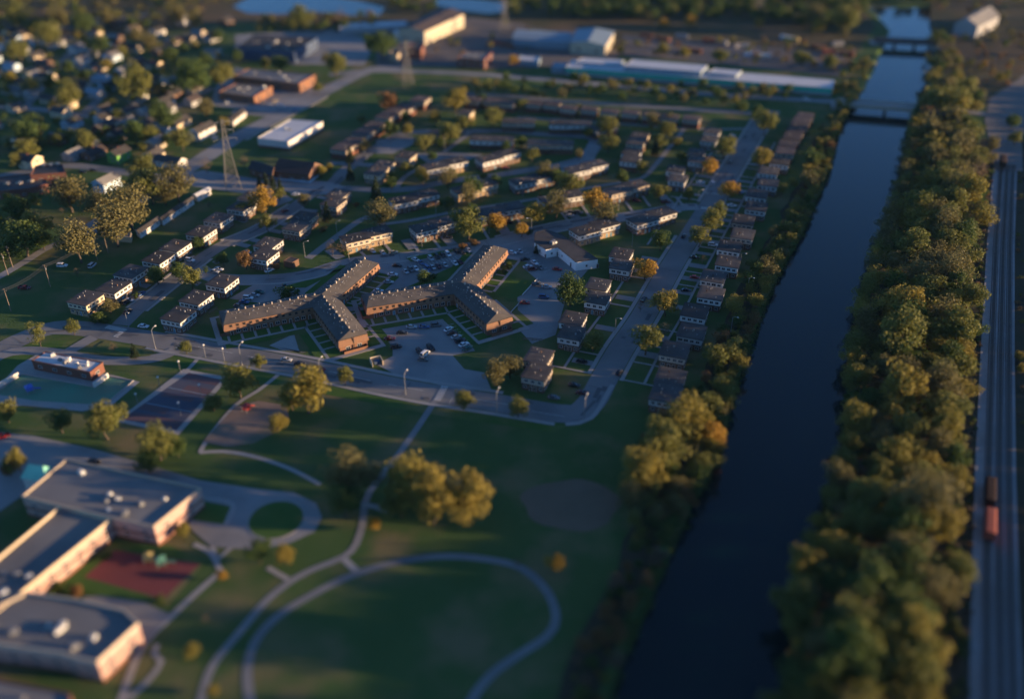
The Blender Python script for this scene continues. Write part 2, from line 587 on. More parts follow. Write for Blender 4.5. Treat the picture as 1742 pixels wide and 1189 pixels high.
# thin evening haze
hz = MB()
hz.box(-4100, -3100, -4.5, 4100, 9100, 207)
hm = bpy.data.materials.new('haze')
hm.use_nodes = True
hn = hm.node_tree
hn.nodes.remove(hn.nodes['Principled BSDF'])
pv = hn.nodes.new('ShaderNodeVolumePrincipled')
pv.inputs['Color'].default_value = (0.32, 0.62, 1.0, 1)
pv.inputs['Density'].default_value = 0.000014
pv.inputs['Anisotropy'].default_value = 0.0
hn.links.new(pv.outputs[0], hn.nodes['Material Output'].inputs['Volume'])
tag(hz.build('haze', hm), kind='stuff')

# ------------------------------------------------------------------ roads, kerbs, walks, lots
S_FRONT = [(-60, 640), (0, 596), (45, 573), (90, 558), (150, 560), (265, 578), (400, 603), (540, 629), (641, 651), (731, 668), (848, 686), (951, 703), (985, 703)]
S_EAST = [(978, 708), (1006, 684), (1029, 642), (1057, 593), (1094, 538), (1141, 455), (1172, 405), (1208, 347), (1249, 281), (1288, 219), (1308, 188)]
S_ARC = [(1188, 352), (1150, 354), (1050, 370), (950, 386), (850, 410), (760, 426), (680, 437), (620, 442), (570, 452), (530, 465), (480, 473), (416, 475), (362, 471), (330, 452)]
S_LEFT = [(205, 553), (232, 527), (262, 503), (300, 473), (345, 438), (385, 414), (440, 391), (479, 366), (504, 350), (530, 330), (567, 311), (586, 291), (622, 263), (657, 242), (690, 226)]
S_DIAG = [(150, 395), (245, 330), (328, 281), (400, 236), (470, 199), (540, 163), (622, 122), (700, 108), (800, 66), (880, 40)]
sheet('street_verge', [(-60, 690), (-20, 640), (0, 607), (60, 580), (150, 578), (265, 594), (410, 623), (540, 648), (641, 671), (740, 690), (860, 708), (965, 724), (940, 735), (860, 724), (740, 706),
                       (560, 672), (400, 640), (260, 612), (150, 600), (60, 610), (0, 660)], 'lawn')
ribbon('road', S_FRONT, 11.0, 'asphalt')
ribbon('road', S_EAST, 10.5, 'asphalt')
ribbon('road', S_ARC, 8.5, 'lot_asphalt')
ribbon('road', S_LEFT, 8.0, 'asphalt')
ribbon('road', S_DIAG, 13.0, 'lot_asphalt')
ribbon('road', [(560, 60 + 68), (638, 121), (800, 126), (960, 139), (1100, 151), (1229, 162), (1380, 171), (1440, 174)], 9.0, 'lot_asphalt')
ribbon('road', [(1575, 182), (1640, 190), (1760, 205), (1900, 225)], 9.0, 'lot_asphalt')
ribbon('road', [(790, 160), (850, 163), (891, 166), (937, 171), (1060, 179), (1200, 188), (1310, 196)], 7.5, 'asphalt')
ribbon('road', [(560, 278), (600, 279), (640, 282)], 5.5, 'drive')
ribbon('road', [(560, 320), (600, 321), (650, 324), (700, 321), (760, 309), (839, 299), (892, 291), (952, 281), (1000, 265), (1014, 245), (1000, 234), (960, 231), (915, 228), (851, 223), (788, 224), (730, 224), (690, 226)], 7.0, 'asphalt')
ribbon('road', [(440, 318), (380, 312), (328, 308), (260, 300), (190, 290), (120, 282), (60, 290), (-30, 305)], 8.0, 'asphalt')
ribbon('road', [(-30, 180), (60, 186), (140, 196), (250, 212), (330, 240)], 8.0, 'lot_asphalt')
ribbon('road', [(395, 190), (460, 196), (500, 190)], 6.0, 'drive')
for x0, y0, x1, y1 in ((-10, 130, 320, 60), (-10, 70, 250, 25), (140, 196, 230, 110), (40, 186, 120, 90), (250, 212, 360, 150)):
    ribbon('road', [(x0, y0), (x1, y1)], 6.5, 'asphalt')
ribbon('lane', [(524, 440), (570, 405), (613, 375), (640, 366)], 4.0, 'drive')
ribbon('lane', [(640, 383), (700, 375), (780, 359), (813, 354), (915, 338), (995, 321), (1060, 310), (1094, 302), (1116, 280), (1140, 250), (1162, 222), (1172, 206)], 3.0, 'drive')
ribbon('lane', [(800, 226), (760, 256), (728, 280), (690, 300), (673, 322)], 3.2, 'drive')
ribbon('lane', [(880, 200), (980, 206), (1080, 213), (1200, 220), (1290, 219)], 3.0, 'drive')
ribbon('lane', [(-40, 490), (0, 470), (40, 447), (85, 420), (150, 395)], 4.5, 'gravel')
for pts in ([(705, 262), (770, 259), (822, 263), (800, 272), (730, 280)], [(640, 238), (700, 232), (716, 240), (668, 262), (640, 262)],
            [(985, 270), (1003, 240), (1020, 250), (1010, 275), (985, 298), (955, 303), (955, 283)],
            [(300, 300), (345, 290), (440, 305), (470, 318), (420, 330), (330, 318)], [(440, 298), (560, 310), (590, 318), (560, 332), (500, 330), (460, 318)],
            [(430, 330), (470, 322), (500, 340), (470, 352)],
            [(365, 150), (400, 115), (560, 150), (520, 170), (470, 195), (360, 180)],
            [(400, 60), (560, 50), (640, 70), (620, 112), (500, 110), (400, 90)]):
    sheet('lot', pts, 'lot_asphalt')
for pts in ([(640, 60), (800, 30), (880, 40), (1060, 90), (1040, 110), (830, 118), (640, 112)], [(1060, 60), (1440, 92), (1425, 132), (1230, 110), (1060, 96)]):
    sheet('works_yard', pts, 'yard_dirt')
# apartment lots
sheet('lot', [(390, 508), (440, 480), (530, 478), (600, 458), (630, 447), (655, 437), (770, 420), (848, 404), (905, 408), (885, 420), (862, 440), (800, 480), (740, 505), (650, 520), (600, 540), (540, 530), (470, 520)], 'lot_asphalt')
sheet('lot', [(868, 412), (905, 400), (960, 442), (1000, 460), (965, 500), (945, 570), (905, 585), (882, 560), (880, 500), (850, 470)], 'lot_asphalt')
sheet('lot', [(648, 560), (700, 545), (752, 537), (768, 548), (800, 585), (808, 597), (770, 605), (790, 628), (824, 634), (836, 664), (780, 664), (668, 635), (640, 620), (668, 606), (668, 590), (655, 575)], 'lot_asphalt')
sheet('plaza', [(458, 588), (500, 568), (510, 600), (522, 600), (480, 596)], 'concrete')
sheet('lawn_panel', [(835, 503), (880, 448), (912, 475), (892, 500), (872, 510)], 'lawn', z=0.16)
sheet('lawn_panel', [(846, 514), (884, 514), (870, 532)], 'lawn', z=0.165)
sheet('lawn_panel', [(690, 490), (772, 453), (800, 440), (790, 470), (750, 490)], 'lawn', z=0.168)
sheet('lawn_panel', [(470, 491), (520, 478), (560, 470), (520, 490)], 'lawn', z=0.171)
sheet('lawn_panel', [(690, 440), (770, 424), (790, 422), (760, 432), (700, 446)], 'lawn', z=0.174)
# raised walks with kerb edges
wk = MB()
for off, seg in ((6.8, S_FRONT[5:-2]), (-6.8, S_FRONT[5:-1])):
    ribbon('', seg, 1.7, '', 0.17, off, 0.17, into=wk)
for off in (6.4, -6.4):
    ribbon('', S_EAST[2:7], 1.6, '', 0.17, off, 0.17, into=wk)
ribbon('', S_EAST[7:], 1.6, '', 0.17, 6.4, 0.17, into=wk)
ribbon('', S_EAST[6:], 1.6, '', 0.17, -6.4, 0.17, into=wk)
ribbon('', S_ARC[1:-1], 1.4, '', 0.17, 5.2, 0.17, into=wk)
ribbon('', S_ARC[2:5], 1.4, '', 0.17, -5.2, 0.17, into=wk)
for off in (4.9, -4.9):
    ribbon('', S_LEFT[1:5], 1.3, '', 0.17, off, 0.17, into=wk)
    ribbon('', S_LEFT[5:9], 1.3, '', 0.17, off, 0.17, into=wk)
ribbon('', S_DIAG[3:6], 1.5, '', 0.17, -8, 0.17, into=wk)
ribbon('', [(962, 722), (985, 720), (1006, 711), (1020, 694), (1030, 676), (1042, 655)], 1.7, '', .176, 0, .17, into=wk)
tag(wk.build('sidewalk', M['concrete']), kind='structure')
# crossings and lines
mk = MB()


def zebra(a, b, n, w, l):
    a, b = P(*a), P(*b)
    d = (b - a).normalized()
    s = Vector((-d.y, d.x, 0))
    for i in range(n):
        c = a.lerp(b, (i + 0.5) / n)
        q = [c + d * w / 2 + s * l / 2, c + d * w / 2 - s * l / 2, c - d * w / 2 - s * l / 2, c - d * w / 2 + s * l / 2]
        mk.poly([(p.x, p.y, 0.166) for p in reversed(q)])


zebra((181, 556), (212, 563), 9, 0.55, 2.6)
zebra((196, 574), (214, 560), 6, 0.5, 2.2)
zebra((757, 657), (744, 682), 8, 0.6, 2.6)
zebra((1192, 354), (1218, 357), 9, 0.5, 2.4)
zebra((1200, 329), (1226, 331), 7, 0.4, 1.6)
for a, b in (((770, 677), (764, 688)), ((905, 700), (960, 709)), ((300, 584), (395, 601)), ((420, 606), (520, 624)), ((560, 632), (630, 648)), ((660, 654), (720, 665)), ((800, 678), (880, 691))):
    ribbon('', [a, b], 0.16, '', 0.166, into=mk)
for i in range(14):
    ribbon('', [(700 + i * 5.6, 452 - i * 1.3), (707 + i * 5.6, 459 - i * 1.3)], 0.14, '', 0.166, into=mk)
for i in range(10):
    ribbon('', [(890 + i * 5, 421 + i * 4.3), (880 + i * 5, 425 + i * 4.3)], 0.14, '', 0.166, into=mk)
for i in range(9):
    ribbon('', [(772 + i * 4, 551 + i * 4.7), (760 + i * 4, 554 + i * 4.7)], 0.14, '', 0.166, into=mk)
tag(mk.build('road_markings', M['paint']), kind='structure')

rp = random.Random(21)
pt = MB()
for line, wid in ((S_FRONT, 9.5), (S_EAST, 9), (S_ARC, 7), (S_LEFT, 6.5)):
    pts_ = smooth_line([P(*p) for p in line], 3.0)
    for k in range(26):
        i_ = rp.randrange(1, len(pts_) - 2)
        d_ = (pts_[i_ + 1] - pts_[i_]).normalized()
        n_ = Vector((-d_.y, d_.x, 0))
        c = pts_[i_] + n_ * rp.uniform(-.4, .4) * wid
        l_, w2 = rp.uniform(.8, 6), rp.uniform(.25, 1.1)
        if rp.random() < .3:
            d_, n_ = n_, d_
            l_ = wid * .45
            c = pts_[i_].copy()
            w2 = .12
        q = [c + d_ * l_ + n_ * w2, c - d_ * l_ + n_ * w2, c - d_ * l_ - n_ * w2, c + d_ * l_ - n_ * w2]
        pt.poly([(p.x, p.y, .140 + .0004 * len(pt.f) / 4) for p in q])
tag(pt.build('road_patches', M['fresh_tar']), kind='structure')

# ------------------------------------------------------------------ park: paths, infield, courts, pool, school ground
ribbon('path', [(750, 668), (735, 690), (712, 725), (680, 770), (645, 815), (628, 838), (620, 858), (617, 890), (606, 925), (585, 947), (540, 965), (500, 985), (455, 1020), (405, 1078), (360, 1135), (340, 1200), (330, 1260)], 2.3, 'drive')
ribbon('path', [(585, 950), (600, 965), (615, 978)], 2.2, 'concrete')
ribbon('path', [(430, 1215), (421, 1150), (432, 1095), (470, 1050), (530, 1012), (600, 978), (680, 955), (760, 946), (840, 953), (890, 968), (930, 1005), (946, 1050), (930, 1082), (880, 1115), (835, 1148), (800, 1195), (780, 1260)], 2.6, 'asphalt')
ribbon('path', [(618, 858), (640, 862), (660, 872)], 2.2, 'concrete')
ribbon('path', [(340, 770), (380, 768), (430, 776), (490, 796), (545, 824)], 1.7, 'concrete')
ribbon('path', [(340, 607), (316, 632), (260, 680), (207, 716)], 1.7, 'concrete')
ribbon('path', [(478, 634), (440, 664), (400, 690), (355, 745), (340, 770)], 1.7, 'concrete')
ribbon('path', [(376, 972), (330, 1012), (285, 1055), (245, 1095), (215, 1165), (195, 1230)], 1.9, 'concrete')
ribbon('path', [(330, 925), (358, 940), (376, 972)], 1.7, 'concrete')
ribbon('path', [(455, 965), (490, 985)], 1.7, 'concrete')
ribbon('path', [(360, 925), (372, 950), (395, 930)], 1.4, 'concrete')
ribbon('path', [(268, 1095), (262, 1110), (275, 1125), (250, 1160), (215, 1190)], 1.6, 'concrete')
c_ = P(972, 858)
sheet('infield', [(c_.x + 15.5 * math.cos(t) * (1 + .07 * math.sin(3 * t) + .05 * math.sin(7 * t + 1)), c_.y + 12 * math.sin(t) * (1 + .06 * math.cos(5 * t))) for t in [i * math.pi / 20 for i in range(40)]], 'infield', world=True)
sheet('play_pad', [(345, 752), (372, 722), (400, 692), (440, 682), (488, 690), (492, 712), (465, 738), (430, 755), (385, 760)], 'play_sand')
court = [P(322, 634), P(378, 646), P(300, 732), P(206, 714)]
sheet('court_apron', [(312, 628), (384, 641), (384, 650), (304, 740), (196, 717)], 'concrete')
ct = sheet('basketball_court', [(p.x, p.y) for p in court], 'court_navy', world=True)


def bil(q, u, v):
    return q[0].lerp(q[1], u).lerp(q[3].lerp(q[2], u), v)


for k in range(5):
    v0, v1 = ((0.0, .13), (.22, .36), (.42, .50), (.68, .78), (.84, 1.0))[k]
    u0, u1 = ((0, 1), (.35, 1), (.1, .8), (.0, .55), (0, 1))[k]
    q = [bil(court, u0, v0), bil(court, u1, v0), bil(court, u1, v1), bil(court, u0, v1)]
    sheet('court_panel', [(p.x, p.y) for p in q], 'court_maroon', world=True, parent=ct)
for v in (.0, .33, .66, 1.0):
    ribbon('court_line', [bil(court, 0.02, v), bil(court, .98, v)], 0.35, 'roof_blue', world=True, parent=ct)
sheet('pool_deck', [(-60, 660), (0, 655), (30, 622), (75, 596), (110, 622), (200, 640), (238, 650), (190, 690), (140, 700), (40, 690), (-60, 700)], 'concrete')
sheet('pool_floor', [(-60, 700), (-5, 668), (38, 638), (162, 660), (186, 642), (226, 649), (188, 680), (150, 688), (60, 682), (0, 672), (-50, 706)], 'pool_paint')
sheet('lot', [(-60, 760), (0, 735), (60, 742), (160, 764), (260, 793), (340, 817), (440, 832), (500, 838), (538, 856), (548, 880), (535, 905), (490, 925), (430, 935), (360, 930), (330, 905), (300, 860), (100, 800), (0, 870), (-80, 900)], 'lot_asphalt')
isl = P(470, 884)
sheet('traffic_island', [(isl.x + 8.4 * math.cos(t), isl.y + 8.4 * math.sin(t)) for t in [i * math.pi / 20 for i in range(40)]], 'lawn', z=0.2, world=True)
ring = MB()
ribbon('', [(isl.x + 8.5 * math.cos(t), isl.y + 8.5 * math.sin(t)) for t in [i * math.pi / 12 for i in range(24)]], 0.4, '', 0.24, 0, 0.22, world=True, closed=True, into=ring)
tag(ring.build('kerb', M['concrete']), kind='structure')
sheet('lawn_panel', [(335, 850), (392, 862), (380, 892), (330, 885), (315, 870)], 'lawn', z=0.18)
ribbon('path', [(345, 846), (396, 858), (383, 893)], 1.8, 'concrete')
sheet('lawn_panel', [(100, 985), (190, 925), (290, 928), (352, 955), (285, 1030), (150, 1010)], 'lawn', z=0.19)
sheet('red_court', [(196, 936), (342, 959), (279, 1019), (143, 982)], 'court_red', z=0.2)
sheet('court_yard', [(140, 1015), (215, 1010), (290, 1045), (245, 1100), (180, 1080)], 'drive')
# drive loop at the pool house
ribbon('road', [(-50, 640), (0, 606), (40, 597), (90, 600), (160, 612), (225, 614), (270, 608), (298, 596)], 6.0, 'drive')
ribbon('road', [(118, 598), (148, 580), (160, 574)], 5.5, 'drive')
sheet('lawn_panel', [(166, 588), (180, 580), (262, 597), (255, 606), (225, 608), (160, 600)], 'lawn', z=0.21)

# ------------------------------------------------------------------ railway
sheet('rail_bed', [(rail_x(y) - 0.5, y) for y in range(100, 520, 10)] + [(rail_x(y) + 13.0, y) for y in range(510, 90, -10)], 'gravel', world=True)
TRK = (3.9, 7.4, 10.6)
sheet('rail_yard', [(1692, 292), (1684, 245), (1675, 205), (1684, 168), (1742, 128), (1830, 120), (1830, 170), (1765, 190), (1738, 235), (1740, 292)], 'track_ballast')
for k in range(3):
    rb = MB()
    tb = MB()
    line = [(rail_x(y) + TRK[k], y) for y in range(100, 516, 8)]
    ribbon('track_bed', line, 2.1, 'track_ballast', world=True, step=8)
    for s_ in (-0.75, 0.75):
        ribbon('', line, 0.14, '', 0.42, s_, 0.15, world=True, into=rb, step=8)
    o = rb.build('railway_track', M['steel_rail'])
    tag(o, '%s railway track from the wooded bank' % nth(k), 'track', 'parallel railway tracks right of the canal')
    d_ = Vector((math.cos(R(66)), math.sin(R(66)), 0))
    n_ = Vector((-d_.y, d_.x, 0))
    yy = 100.0
    while yy < 512:
        c = Vector((rail_x(yy) + TRK[k], yy, 0))
        a, b = c + n_ * 1.25, c - n_ * 1.25
        q = [a - d_ * .13, b - d_ * .13, b + d_ * .13, a + d_ * .13]
        tb.prism([(p.x, p.y) for p in q], 0.1, 0.27)
        yy += 0.9
    tag(tb.build('sleepers', M['tie_wood'], o), kind='stuff')

# ------------------------------------------------------------------ shared small pieces
CAMXY = Vector((0, 0))


def two_mat(mb_a, mb_b, name, ma, mb_):
    m = bpy.data.meshes.new(name)
    nv = len(mb_a.v)
    m.from_pydata(mb_a.v + mb_b.v, [], mb_a.f + [tuple(i + nv for i in f) for f in mb_b.f])
    m.materials.append(M[ma])
    m.materials.append(M[mb_])
    na = len(mb_a.f)
    m.polygons.foreach_set('material_index', [0] * na + [1] * len(mb_b.f))
    m.update()
    return m


def window_mesh(w, h, frame='window_frame', pane='pane', mull=True):
    """wall at y=0, outside is -y"""
    a, b = MB(), MB()
    t = 0.09
    a.box(-w / 2, -0.07, 0, w / 2, 0.05, t)
    a.box(-w / 2, -0.07, h - t, w / 2, 0.05, h)
    a.box(-w / 2, -0.07, t, -w / 2 + t, 0.05, h - t)
    a.box(w / 2 - t, -0.07, t, w / 2, 0.05, h - t)
    if mull:
        a.box(-0.04, -0.06, t, 0.04, 0.05, h - t)
    b.box(-w / 2 + t, -0.025, t, w / 2 - t, 0.04, h - t)
    return two_mat(a, b, 'window', frame, pane)


WIN = {'std': window_mesh(1.5, 1.25), 'wide': window_mesh(1.9, 1.3), 'apt': window_mesh(1.05, 1.75, 'fascia'), 'apt_low': window_mesh(1.7, 1.5),
       'small': window_mesh(1.0, 1.2), 'ind': window_mesh(3.2, 1.6, 'metal_grey')}
d_a, d_b = MB(), MB()
d_a.box(-.55, -.07, 0, .55, .05, 2.15)
d_b.box(-.45, -.09, 0.05, .45, -.071, 2.05)
DOOR = {'dark': two_mat(d_a, d_b, 'door', 'window_frame', 'door_dark'), 'blue': two_mat(d_a, d_b, 'door', 'window_frame', 'door_blue')}
vp = MB()
vp.tube((0, 0, -.2), (0, 0, .75), .14, .14, 8)
vp.tube((0, 0, .75), (0, 0, .95), .24, .10, 8)
VENT = vp.mesh('vent_pipe')
ch = MB()
ch.box(-.5, -.5, -.6, .5, .5, .95)
ch.box(-.62, -.62, .95, .62, .62, 1.12)
ch.tube((0, 0, 1.12), (0, 0, 1.4), .2, .2, 8)
CHIM = ch.mesh('chimney')
ac = MB()
ac.box(-.8, -.6, 0, .8, .6, .12)
ac.box(-.72, -.52, .12, .72, .52, .95)
ac.tube((0, 0, .95), (0, 0, 1.05), .42, .40, 12)
ACU = ac.mesh('rooftop_unit')


def mount(name, mesh, parent, x, y, z, ang, mat=None):
    """ang: direction of the outward normal in the parent's frame"""
    return link(name, mesh, mat or mesh.materials[0], parent, (x, y, z), ang + math.pi / 2)


def faces_cam(pos, ang):
    n = Vector((math.cos(ang), math.sin(ang)))
    return n.dot((CAMXY - Vector((pos[0], pos[1]))).normalized()) > -0.12


STY = {'white': ('brick_brown', 'panel_white', 'roof_brown'), 'white_dark': ('brick_brown', 'panel_white', 'roof_dark'), 'cream': ('brick_tan', 'panel_cream', 'roof_brown'),
       'tan': ('brick_brown', 'panel_tan', 'roof_brown'), 'red': ('brick_red', 'panel_tan', 'roof_red'), 'creamw': ('brick_tan', 'panel_white', 'roof_brown')}
NH = [0]


def townhouse(label, blocks, rotz, style, group, far=False):
    """blocks: list of (x, y, width along local x, depth along local y); two storeys, panel band over brick"""
    NH[0] += 1
    low, up, rf = STY[style]
    rnd = random.Random(NH[0])
    bx, by = blocks[0][0], blocks[0][1]
    t = thing('townhouse', label, 'townhouse', (bx, by, 0), rotz, group)
    c, s = math.cos(-rotz), math.sin(-rotz)
    done = []
    for i, (x, y, w, d) in enumerate(blocks):
        dx, dy = x - bx, y - by
        lx, ly = dx * c - dy * s, dx * s + dy * c
        dz = 0.012 * i
        a = (lx - w / 2, ly - d / 2, lx + w / 2, ly + d / 2)
        ex = lambda r: (a[0] - r, a[1] - r, a[2] + r, a[3] + r)
        m = MB()
        m.frus(ex(0), -.3, ex(0), 2.72 + dz)
        m.build('lower_wall', M[low], t)
        m = MB()
        m.frus(ex(.34), 2.72 + dz, ex(.34), 3.02 + dz)
        m.build('canopy', M['fascia'], t)
        m = MB()
        m.frus(ex(.16), 3.02 + dz, ex(.16), 5.62 + dz)
        m.build('upper_wall', M[up], t)
        m = MB()
        m.frus(ex(.55), 5.62 + dz, ex(.55), 5.92 + dz)
        m.frus(ex(.50), 5.92 + dz, ex(-.5), 5.99 + dz)
        ro = m.build('roof', M[rf], t)
        sides = [(0, -1, w, a[1]), (1, 0, d, a[2]), (0, 1, w, a[3]), (-1, 0, d, a[0])]
        for nx, ny, ln, co in sides:
            ang = math.atan2(ny, nx)
            wx, wy = (x, y)
            if not faces_cam((wx, wy), ang + rotz):
                continue
            fr = (.14, .38, .62, .86) if ln > 9 else (.2, .5, .8)
            if far:
                fr = (.2, .5, .8)
            for f in fr:
                u = (f - .5) * ln
                px_, py_ = (lx + u, co) if nx == 0 else (co, ly + u)
                mount('window', WIN['std' if rnd.random() < .8 else 'wide'], t, px_ + nx * .16, py_ + ny * .16, 3.75, ang)
            if not far:
                for f, kind in ((.15, 'w'), (.40, 'd'), (.60, 'd' if nx == 0 else 'w'), (.85, 'w')):
                    u = (f - .5) * ln
                    px_, py_ = (lx + u, co) if nx == 0 else (co, ly + u)
                    if kind == 'w':
                        mount('window', WIN['std'], t, px_, py_, 1.0, ang)
                    else:
                        mount('door', DOOR['dark' if rnd.random() < .7 else 'blue'], t, px_, py_, 0.1, ang)
        for k in range(2 if far else 5):
            link('vent_pipe', VENT, M['metal_grey'] if k else M['chimney_tan'], ro, (lx + rnd.uniform(-.38, .38) * w, ly + rnd.uniform(-.38, .38) * d, 5.95 + dz)).scale = (.8, .8, .7)
        if not far:
            link('chimney', CHIM, M['brick_brown'] if rnd.random() < .5 else M['metal_grey'], ro, (lx + rnd.uniform(-.25, .25) * w, ly + rnd.uniform(-.25, .25) * d, 6.1 + dz)).scale = (.45, .45, .5)
    return t


ANG = R(-20)


def pair(px, z=6.0):
    return [(P(x, y, z).x, P(x, y, z).y) for x, y in px]


def row(items, label, group, w=9.6, d=10.4, far=False, ang=ANG):
    for i, it in enumerate(items):
        sty, pts = it[0], it[1:]
        townhouse(label % nth(i), [(x, y, w, d) for x, y in pair(pts)], ang, sty, group, far)


row([('tan', (916.5, 604), (913.7, 631.5)), ('white', (975, 540.5), (973, 565)), ('white_dark', (1017.6, 482.7), (1017, 506)), ('white', (1057, 430), (1058, 449.6)),
     ('white', (1150, 287), (1153.6, 302.5)), ('white_dark', (1185, 258), (1187, 271)), ('white', (1212, 222), (1207, 236))],
    '%s stepped townhouse pair counted from the bottom corner, west side of the straight street', 'townhouses west of the straight street', 8.6, 9.6)
row([('white_dark', (1141, 640), (1133, 668)), ('tan', (1148, 594),), ('white', (1182.4, 528), (1177, 562.6)), ('white_dark', (1214, 469), (1210, 498)), ('white', (1241.6, 418), (1239, 444)),
     ('tan', (1265, 373), (1264, 397)), ('white', (1288, 329), (1287, 350.5)), ('white_dark', (1308, 290), (1307, 310)), ('white_dark', (1327, 274),)],
    '%s flat-roofed townhouse counted from the bottom, between straight street and canal', 'townhouses beside the canal bank')
row([('red', (1336, 256), (1340, 244)), ('red', (1348, 232), (1353, 222)), ('red', (1360, 212), (1364, 204)), ('red', (1370, 196),)],
    '%s reddish roofed townhouse beyond the dark ones, beside canal trees below the bridge', 'reddish townhouses by the bridge', far=True)
row([('cream', (145, 506),), ('white', (193, 486), (222, 461)), ('white', (269, 437), (298, 417)), ('white', (342, 393), (371, 370)), ('white_dark', (410, 350), (427, 333))],
    '%s townhouse counted from the bottom in the leftmost row beside the open field', 'townhouses beside the open field', 9.4, 10.4)
row([('white_dark', (303, 534), (333.4, 505)), ('white', (377.6, 477),), ('white', (448.6, 431.5), (456, 412.6)), ('tan', (504, 383.5), (517, 368)), ('tan', (567, 343), (575, 329)),
     ('cream', (639.5, 291), (652, 279)), ('cream', (691, 263),)],
    '%s townhouse counted from the bottom on the right side of the left street', 'townhouses right of the left street', 9.2, 10.2)
row([('red', (583, 249), (600, 239)), ('red', (618, 224), (636, 212)), ('red', (657, 196), (672, 187)), ('red', (690, 180), (715, 168))],
    '%s dark reddish townhouse counted from the church, along the green strip by the diagonal road', 'dark townhouses along the green strip', 10, 11, True)
row([('white', (1073, 270), (1075, 258)), ('tan', (1083, 240), (1088, 230))], '%s stepped townhouse pair from the bottom beside the curving lane near the conifer', 'townhouses beside the curving lane', far=True)
row([('cream', (742, 226),), ('cream', (792, 190),)], '%s narrow cream townhouse with sunlit gable end among upper estate trees', 'narrow cream townhouses', 8, 9, True)
row([('red', (x, y)) for x, y in ((805, 168), (838, 170), (865, 173), (909, 174), (939, 176), (968, 182), (1003, 184), (1038, 188), (1073, 190), (1108, 194), (1140, 197), (1177, 200))],
    '%s small reddish townhouse from the left in the far row below the upper street', 'small townhouses along the upper street', 10, 8, True)


def facade(px, label, style, group, depth=8.4, step=1.6, far=False, swap=False):
    """px: left and right roof corner of the long camera-side wall; built as two stepped blocks"""
    a, b = P(px[0], px[1], 5.9), P(px[2], px[3], 5.9)
    d = (b - a)
    L = d.length
    d.normalize()
    n = Vector((-d.y, d.x, 0))
    h = L / 2
    st = 0 if step == 0 else step
    bl = []
    for k in range(2):
        c = a + d * (h * (k + .5)) + n * (depth / 2 + st * (k if not swap else 1 - k) - st / 2)
        bl.append((c.x, c.y, h - (.02 if k else 0), depth))
    townhouse(label, bl, math.atan2(d.y, d.x), style, group, far)


G = 'long stepped townhouses around the curved street'
facade((588, 413, 668, 395), 'sunlit yellow-brick townhouse facing the curved street above the left apartment block', 'cream', G)
facade((708, 395, 776, 379), 'dark-roofed white-banded townhouse left of the big olive and yellow trees', 'white_dark', G)
facade((819, 367, 894, 354), 'dark-roofed townhouse behind the small yellow trees on the curved street', 'white_dark', G)
facade((925, 345, 995, 333), 'townhouse half hidden behind pale and golden trees in mid estate', 'white', G)
facade((1040, 330, 1106, 315), 'tan townhouse on the curved street right of the large golden tree', 'tan', G)
facade((984, 400, 1056, 381), 'cream brick townhouse just behind the white flat-roofed office', 'creamw', G)
facade((1083, 382, 1153, 362), 'white-banded townhouse on the lawn corner where curved and straight streets meet', 'white', G)
facade((671, 347, 748, 331), 'white-banded townhouse behind the large round tree near the curved lane', 'white', G)
facade((778, 329, 848, 313), 'cream townhouse behind two olive trees at the middle of the estate', 'cream', G)
facade((877, 314, 945, 301), 'brick townhouse with dark roof facing the upper loop road', 'white_dark', G)
facade((971, 294, 1036, 280), 'townhouse with long sunlit white band near the loop road bend', 'white', G)
facade((821, 276, 886, 260), 'townhouse with sunlit white band and the red car in front', 'white', G)
facade((726, 289, 797, 275), 'pinkish sunlit townhouse at the left of the upper loop', 'creamw', G)
facade((854, 208, 908, 210), 'upper tan townhouse with bright sunlit right end below the upper street', 'tan', G, far=True, step=.6)
facade((935, 212, 1005, 213), 'upper white-banded townhouse right of the tan one with the sunlit end', 'white_dark', G, far=True, step=.6)
facade((800, 238, 872, 241), 'white-banded townhouse on the far side of the upper loop road', 'white_dark', G, far=True, step=.6)
facade((898, 245, 974, 248), 'brown townhouse in shade at the right end of the upper loop', 'tan', G, far=True, step=.6)
facade((1015, 222, 1052, 214), 'short townhouse between olive trees near the top of the curving lane', 'tan', G, far=True, step=.6)

# ------------------------------------------------------------------ Y-shaped apartment blocks
YW = 11.6


def wing_frame(C, T):
    d = (T - C)
    L = d.length
    d.normalize()
    return d, L, math.atan2(d.y, d.x)


